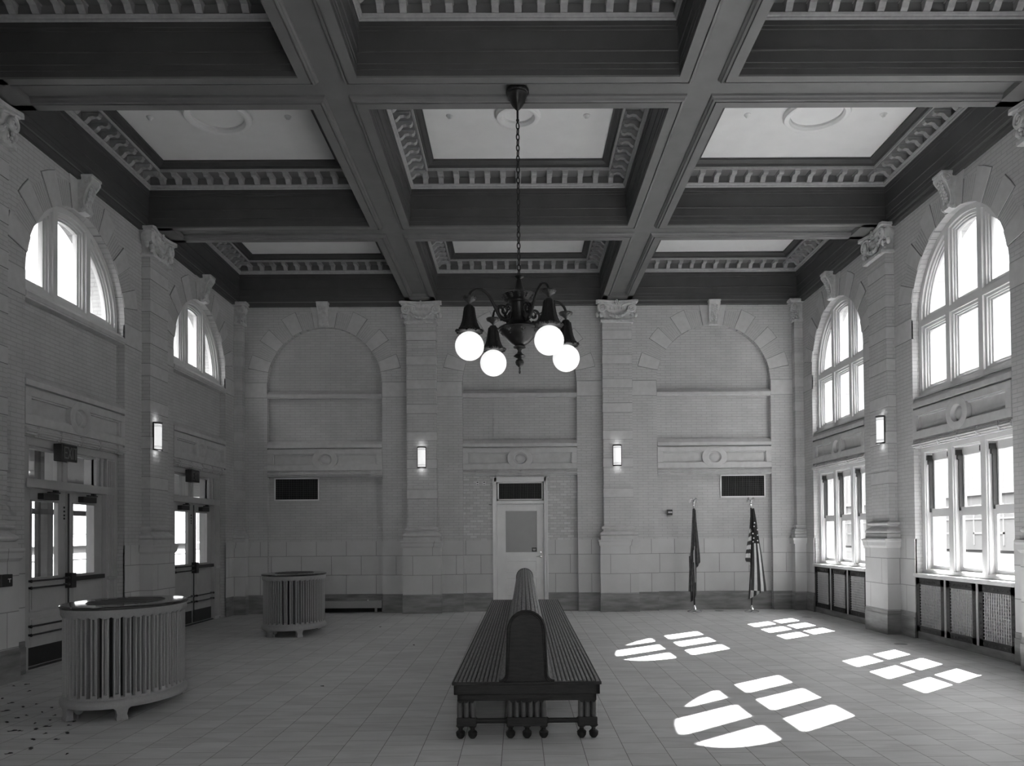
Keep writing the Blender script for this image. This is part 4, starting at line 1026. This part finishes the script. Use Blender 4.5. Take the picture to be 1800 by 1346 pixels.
for k, x in enumerate((-.86, -.725)):
    root = empty('wall_switch', (x, .108, 2.572)); tag(root, 'small pale double socket plate high on the brick beside the door, ' + ('left one' if k == 0 else 'right one'), 'switch plate', 'plates beside the door')
    b = MB(); b.box(-.028, .028, -.008, 0, -.045, .045); b.build('plate', M['white'], root, bevel=.002)
    b = MB(); b.box(-.016, .016, -.011, -.008, .010, .030); b.box(-.016, .016, -.011, -.008, -.030, -.018); b.build('socket', M['dark_grille'], root)
root = empty('door_contact', (-.60, .108, 2.14)); tag(root, 'tiny dark hook on the brick left of the back door', 'hook')
b = MB(); b.tube([(-.03, 0, 0), (-.03, -.025, 0), (.0, -.03, 0), (.03, -.03, -.005)], .006, 6); b.build('hook', M['black'], root)
# baseboard heater
root = empty('baseboard_heater', (-3.9, -.0, 0)); tag(root, 'low grey baseboard heater along the foot of the back wall behind the far radiator', 'heater')
T = lambda x, y, z: (x, y, z)
b = MB(); b.box(-1.13, 1.125, .0, .085, .095, .24); b.build('cover', M['radiator'], root, bevel=.006)
b = MB(); b.box(-1.12, 1.11, .03, .085, .02, .095); b.build('fin_element', M['void'], root)
for x in (-1.0, .10, .55 + .45):
    b = MB(); b.tube([(x, .045, .10), (x, .045, .0)], .012 if x < .9 else .03, 10); b.lathe([(.035, 0), (.03, .012), (.012, .016)], x, .045, 0, 12); b.build('foot', M['radiator'], root, smooth=True)
b = MB(); b.sphere((.84, .04, .245), .016); b.build('air_valve', M['white'], root)

# ================================================================== FLAGS
def flag_stand(loc, label, us):
    root = empty('flag_stand', loc); tag(root, label, 'flag', 'flags on poles by the back wall')
    b = MB(); b.lathe([(.135, 0), (.138, .012), (.128, .022), (.10, .032), (.06, .042), (.045, .06), (.036, .085), (.026, .11), (.024, .135), (.012, .138)], n=32); b.build('base', M['chrome'], root, smooth=True)
    top = 2.05
    b = MB(); b.tube([(0, 0, .1), (.01, 0, top)], .015, 12); b.build('pole', M['black'], root, smooth=True)
    b = MB(); z = top; b.lathe([(.015, 0), (.02, .02), (.014, .035), (.022, .055), (.03, .07), (.018, .08), (.012, .085)], .01, 0, z - .03, 14)
    b.sphere((.01, -.005, z + .085), .024, 10, 8, (.9, .9, 1.5)); b.sphere((.012, -.01, z + .13), .014, 8, 6); b.tube([(.015, -.02, z + .13), (.03, -.03, z + .122)], .006, 5, .002)
    for s_ in (-1, 1):
        for k in range(6):
            a = .45 + .24 * k; L = .115 - .007 * k
            b.tube([(.01, 0, z + .09), (.01 + s_ * L * .55 * math.sin(a + .3), .0, z + .09 + L * .62 * math.cos(a * .6) + .012), (.01 + s_ * L * math.sin(a), .004, z + .075 + L * math.cos(a) * .9)], .012, 5, .004)
    b.tube([(.01, 0, z + .06), (.01, .01, z + .02)], .012, 6, .018)
    b.build('eagle_finial', M['chrome'], root, smooth=True)
    def patch(b, quad, f, nu=14, nv=34, fold=.018, nf=2.5, yb=0.0, bulge=.04):
        """quad: functions left(z),right(z) sampled down the patch; f(u,v)->material index"""
        L, Rr = quad
        def interp(tab, v):
            for (z0, x0), (z1, x1) in zip(tab, tab[1:]):
                if z1 <= v <= z0: t = (z0 - v) / (z0 - z1 + 1e-9); return x0 + (x1 - x0) * t
            return tab[-1][1]
        zt, zb = L[0][0], None
        for side in (0,):
            g = []
            for j in range(nv + 1):
                row = []
                for i in range(nu + 1):
                    u = i / nu; t = j / nv
                    zl = L[0][0] + (L[-1][0] - L[0][0]) * t; zr = Rr[0][0] + (Rr[-1][0] - Rr[0][0]) * t
                    xl, xr = interp(L, zl), interp(Rr, zr); wd = xr - xl
                    x = xl + wd * u; z = zl + (zr - zl) * u
                    y = yb - bulge * math.sin(PI * u) * min(1, wd / .15) - fold * math.sin(2 * PI * nf * u + t * 1.5) * min(1, .25 + t)
                    row.append((x, y, z))
                g.append(row)
            vs_ = [p for r in g for p in r] + [(p[0], p[1] + .006, p[2]) for r in g for p in r]; o_ = (nu + 1) * (nv + 1); base = len(b.v); b.v += [b.T(*p) for p in vs_]
            for j in range(nv):
                for i in range(nu):
                    q = [j * (nu + 1) + i, j * (nu + 1) + i + 1, (j + 1) * (nu + 1) + i + 1, (j + 1) * (nu + 1) + i]; mi = f((i + .5) / nu, (j + .5) / nv)
                    b.f.append(tuple(base + k for k in q)); b.mi.append(mi); b.f.append(tuple(base + o_ + k for k in q[::-1])); b.mi.append(mi)
                for i in (0, nu):
                    a_, c_ = j * (nu + 1) + i, (j + 1) * (nu + 1) + i; b.f.append((base + a_, base + c_, base + o_ + c_, base + o_ + a_)); b.mi.append(f(min(.99, i / nu), (j + .5) / nv))
            for j in (0, nv):
                for i in range(nu):
                    a_, c_ = j * (nu + 1) + i, j * (nu + 1) + i + 1; b.f.append((base + a_, base + c_, base + o_ + c_, base + o_ + a_)); b.mi.append(f((i + .5) / nu, min(.99, j / nv)))
            return g
    sx = lambda px: (px - 800) * .00195            # reference columns -> metres from the pole
    sz = lambda py: .08 + (1215 - py) * .001955
    b = MB()
    if us:
        # patches are split into stripes across their width
        right = patch(b, ([(sz(230), sx(812)), (sz(560), sx(806)), (sz(800), sx(800)), (sz(1040), sx(785))], [(sz(230), sx(832)), (sz(330), sx(850)), (sz(560), sx(880)), (sz(700), sx(903)), (sz(1000), sx(941)), (sz(1055), sx(944))]),
              lambda u, v: 2 if v < .43 else (0 if int(u * 5) % 2 == 0 else 1), nu=20, nv=40, fold=.012, nf=1.5, yb=-.035)
        left = patch(b, ([(sz(235), sx(803)), (sz(460), sx(785)), (sz(600), sx(757)), (sz(725), sx(738)), (sz(760), sx(748))], [(sz(240), sx(825)), (sz(600), sx(808)), (sz(815), sx(800))]),
              lambda u, v: 2 if (v < .36 and u > .0) or u > .72 else (0 if int((v * 13 + u * 1.2)) % 2 == 0 else 1), nu=14, nv=52, fold=.014, nf=1.5, yb=.0)
        low = patch(b, ([(sz(800), sx(795)), (sz(1130), sx(768))], [(sz(800), sx(806)), (sz(1020), sx(895)), (sz(1065), sx(892))]),
              lambda u, v: 0 if int((u * 4 + .5)) % 2 == 0 else 1, nu=16, nv=24, fold=.008, nf=1.0, yb=.015)
        edge = patch(b, ([(sz(740), sx(742)), (sz(800), sx(790))], [(sz(700), sx(806)), (sz(830), sx(806))]), lambda u, v: 0, nu=8, nv=6, yb=.02)
        cl = b.build('flag_cloth', None, root, smooth=True, mats=[M['flag_red'], M['flag_white'], M['flag_blue']]); cl['label'] = 'draped stars and stripes flag cloth'
        st = MB()
        for px, py in ((855, 443), (855, 496), (854, 550), (826, 374), (821, 409), (816, 525), (810, 560), (808, 480)):
            x, z = sx(px), sz(py); poly = []
            for k in range(10): a = PI / 2 + PI * k / 5; r = .016 if k % 2 == 0 else .0075; poly.append((x + r * math.cos(a) * .8, z + r * math.sin(a)))
            st.loft([[(a_, yy, c_) for a_, c_ in poly] for yy in (-.098, -.066)])
        st.build('star', M['star'], cl)
    else:
        sx = lambda px: (px - 190) * .00195
        patch(b, ([(sz(230), sx(181)), (sz(600), sx(160)), (sz(800), sx(142)), (sz(1050), sx(129))], [(sz(230), sx(208)), (sz(600), sx(196)), (sz(1055), sx(190))]), lambda u, v: 0, fold=.014, nf=2.5, yb=-.012, bulge=.03)
        patch(b, ([(sz(240), sx(192)), (sz(700), sx(188)), (sz(760), sx(190)), (sz(830), sx(205))], [(sz(240), sx(210)), (sz(400), sx(220)), (sz(700), sx(248)), (sz(755), sx(250))]), lambda u, v: 0, fold=.016, nf=2.2, yb=-.03, bulge=.045)
        patch(b, ([(sz(700), sx(140)), (sz(1160), sx(150))], [(sz(700), sx(215)), (sz(1080), sx(216)), (sz(1120), sx(200))]), lambda u, v: 0, fold=.018, nf=2.5, yb=.0, bulge=.02)
        cl = b.build('flag_cloth', M['flag_dark'], root, smooth=True); cl['label'] = 'draped plain dark flag cloth'
        t = MB(); t.tube([(.0, -.07, sz(600)), (-.01, -.075, sz(680)), (.0, -.07, sz(830)), (.008, -.06, sz(960))], .004, 6); t.tube([(-.015, -.07, sz(640)), (-.02, -.07, sz(760))], .004, 6); t.build('tassel_cord', M['star'], root)
flag_stand((3.375, -.40, 0), 'dark plain flag hanging on the left pole with eagle finial', False)
flag_stand((4.465, -.50, 0), 'stars and stripes flag hanging on the right pole with eagle finial', True)

# ================================================================== DRY LEAVES AND FLOOR MARKS
LEAFPOS = [(-4.95, -7.86), (-4.77, -8.43), (-4.54, -8.61), (-4.29, -8.96), (-4.23, -8.84), (-4.05, -8.97), (-3.98, -9.15), (-4.04, -9.26), (-4.32, -9.05), (-4.3, -9.21), (-4.07, -9.51), (-3.91, -9.46), (-3.75, -9.61), (-4.24, -8.51), (-3.71, -9.34), (-3.58, -9.6), (-3.67, -10.18), (-3.24, -10.21), (-3.73, -9.79), (-3.55, -9.79), (-4.98, -8.22), (-5.2, -7.48), (-4.0, -9.51), (-4.26, -8.65), (-3.59, -10.05), (-4.6, -8.77), (-3.75, -9.2), (-5.28, -7.57), (-4.49, -8.49), (-3.87, -9.37), (-2.05, -7.74), (-1.51, -4.76), (-2.37, -2.5)]
lp = None
for k, (x, y) in enumerate(LEAFPOS):
    if lp is None:
        b = MB(); pts = [(-.05, 0), (-.03, .018), (-.01, .012), (.005, .028), (.02, .012), (.045, .014), (.06, 0), (.04, -.012), (.018, -.01), (.0, -.026), (-.012, -.012), (-.03, -.016)]
        b.loft([[(px, py, h + .004 * math.sin(px * 60)) for px, py in pts] for h in (.0045, .0065)]); lp = b.build('dry_leaf', M['leaf']); o = lp
    else: o = lp.copy(); C.objects.link(o)
    sc = R.uniform(.25, .7) if k < 30 else .55
    o.location = (x, y, 0); o.rotation_euler = (0, 0, R.uniform(0, 6.28)); o.scale = (sc, sc, 1)
    if k < 30: tag(o, 'small dark dry leaf scattered on the floor left of the near radiator', 'leaf', 'dry leaves by the near radiator')
    else: tag(o, 'lone small dark fleck on the open floor between the radiators and the bench', 'leaf', 'flecks on the open floor')
for (x, y), lb in (((5.14, -5.1), 'faint dark round cover in the floor near the near grille'), ((5.15, -1.55), 'faint dark round cover in the floor near the far grille'), ((3.9, -.22), 'faint dark round cover in the floor between the two flags')):
    b = MB(); b.lathe([(.085, 0), (.085, .003), (.001, .003)], n=24); o = b.build('floor_cover', M['floorcover'] if 'floorcover' in M else M['marble']); o.location = (x, y, 0); tag(o, lb, 'floor cover', 'round floor covers')

# ================================================================== OUTSIDE
b = MB(); b.box(-90, -W - .5, -60, 90, -.25, -.02); b.build('pavement', M['outground']); tag(bpy.data.objects['pavement'], 'pale street surface outside the entrance doors', kind='structure')
b = MB(); b.box(W + .5, 110, -60, 120, -.25, -.02); b.build('yard_ground', M['outground']); tag(bpy.data.objects['yard_ground'], 'pale ground outside the sash windows', kind='structure')
root = empty('outer_building', (38, 10, 0)); tag(root, 'long low pale building seen through the sash windows', 'building')
b = MB(); b.box(0, 12, -30, 90, 0, 4.6); b.build('walls', M['outwall'], root)
b = MB(); b.box(-.25, .1, -30, 90, 4.5, 4.85); b.box(-.08, 0, -30, 90, 2.5, 2.62); b.build('cornice', M['outtrim'], root)
b = MB()
for k in range(18):
    y = -28 + 6.4 * k
    for a, e, z0, z1 in ((0, 4.2, 3.6, 3.75), (0, .15, .4, 3.6), (4.05, 4.2, .4, 3.6), (0, 4.2, 1.3, 1.45)): b.box(-.07, 0, y + a, y + e, z0, z1)
b.build('wall_panels', M['outtrim'], root)
root = empty('street_building', (-34, 8, 0)); tag(root, 'pale building across the street seen through the door glass', 'building')
b = MB(); b.box(-10, 0, -8, 60, 0, 5.2); b.build('walls', M['outwall'], root)
b = MB()
for k in range(9):
    y = -5 + 7 * k; b.box(0, .06, y, y + 1.8, 1.9, 3.3)
b.build('window', M['frost'], root)
b = MB(); b.box(0, .5, -8, 60, 1.0, 1.12); b.box(0, .3, -8, 60, 5.0, 5.3); b.build('cornice', M['outtrim'], root)
root = empty('street_wall', (-17, 8, 0)); tag(root, 'low pale kerb wall across the pavement seen through the door glass', 'wall')
b = MB(); b.box(-.3, 0, -40, 60, 0, .75); b.build('wall_body', M['outwall'], root); b = MB(); b.box(-.34, .04, -40, 60, .75, .85); b.build('coping', M['outtrim'], root)
# porch roof and posts
root = empty('porch_canopy', (-W - .45, 0, 0)); tag(root, 'dark porch roof sheltering the entrance doors', 'canopy')
b = MB(); b.box(-6.4, 0, -17, 14, 3.055, 3.25); b.box(-6.4, -6.2, -17, 14, 2.72, 3.06)
b.build('roof_deck', M['canopy'], root)
for k, y in enumerate((-9.0, -5.2, -1.0)):
    o = empty('porch_post', (-W - 3.2, y, 0)); tag(o, ['dark porch post outside the near doors, nearest the viewer', 'dark porch post outside between the two door sets', 'dark porch post outside the far doors'][k], 'post', 'porch posts')
    b = MB(); b.box(-.09, .09, -.09, .09, -.02, 3.05); b.build('shaft', M['canopy'], o); b = MB(); b.box(-.16, .16, -.16, .16, -.02, .25); b.build('foot', M['canopy'], o)
root = empty('porch_screen', (-W - 2.2, 0, 0)); tag(root, 'slim dark framed glazed screen on the porch outside the doors', 'screen')
b = MB()
for y in (-3.6, -2.9, -1.2, -.3, .6): b.box(-.03, .03, y - .035, y + .035, -.02, 3.05)
b.box(-.03, .03, -3.6, .6, 1.93, 2.02); b.box(-.03, .03, -3.6, .6, 2.35, 2.40); b.build('screen_frame', M['canopy'], root)
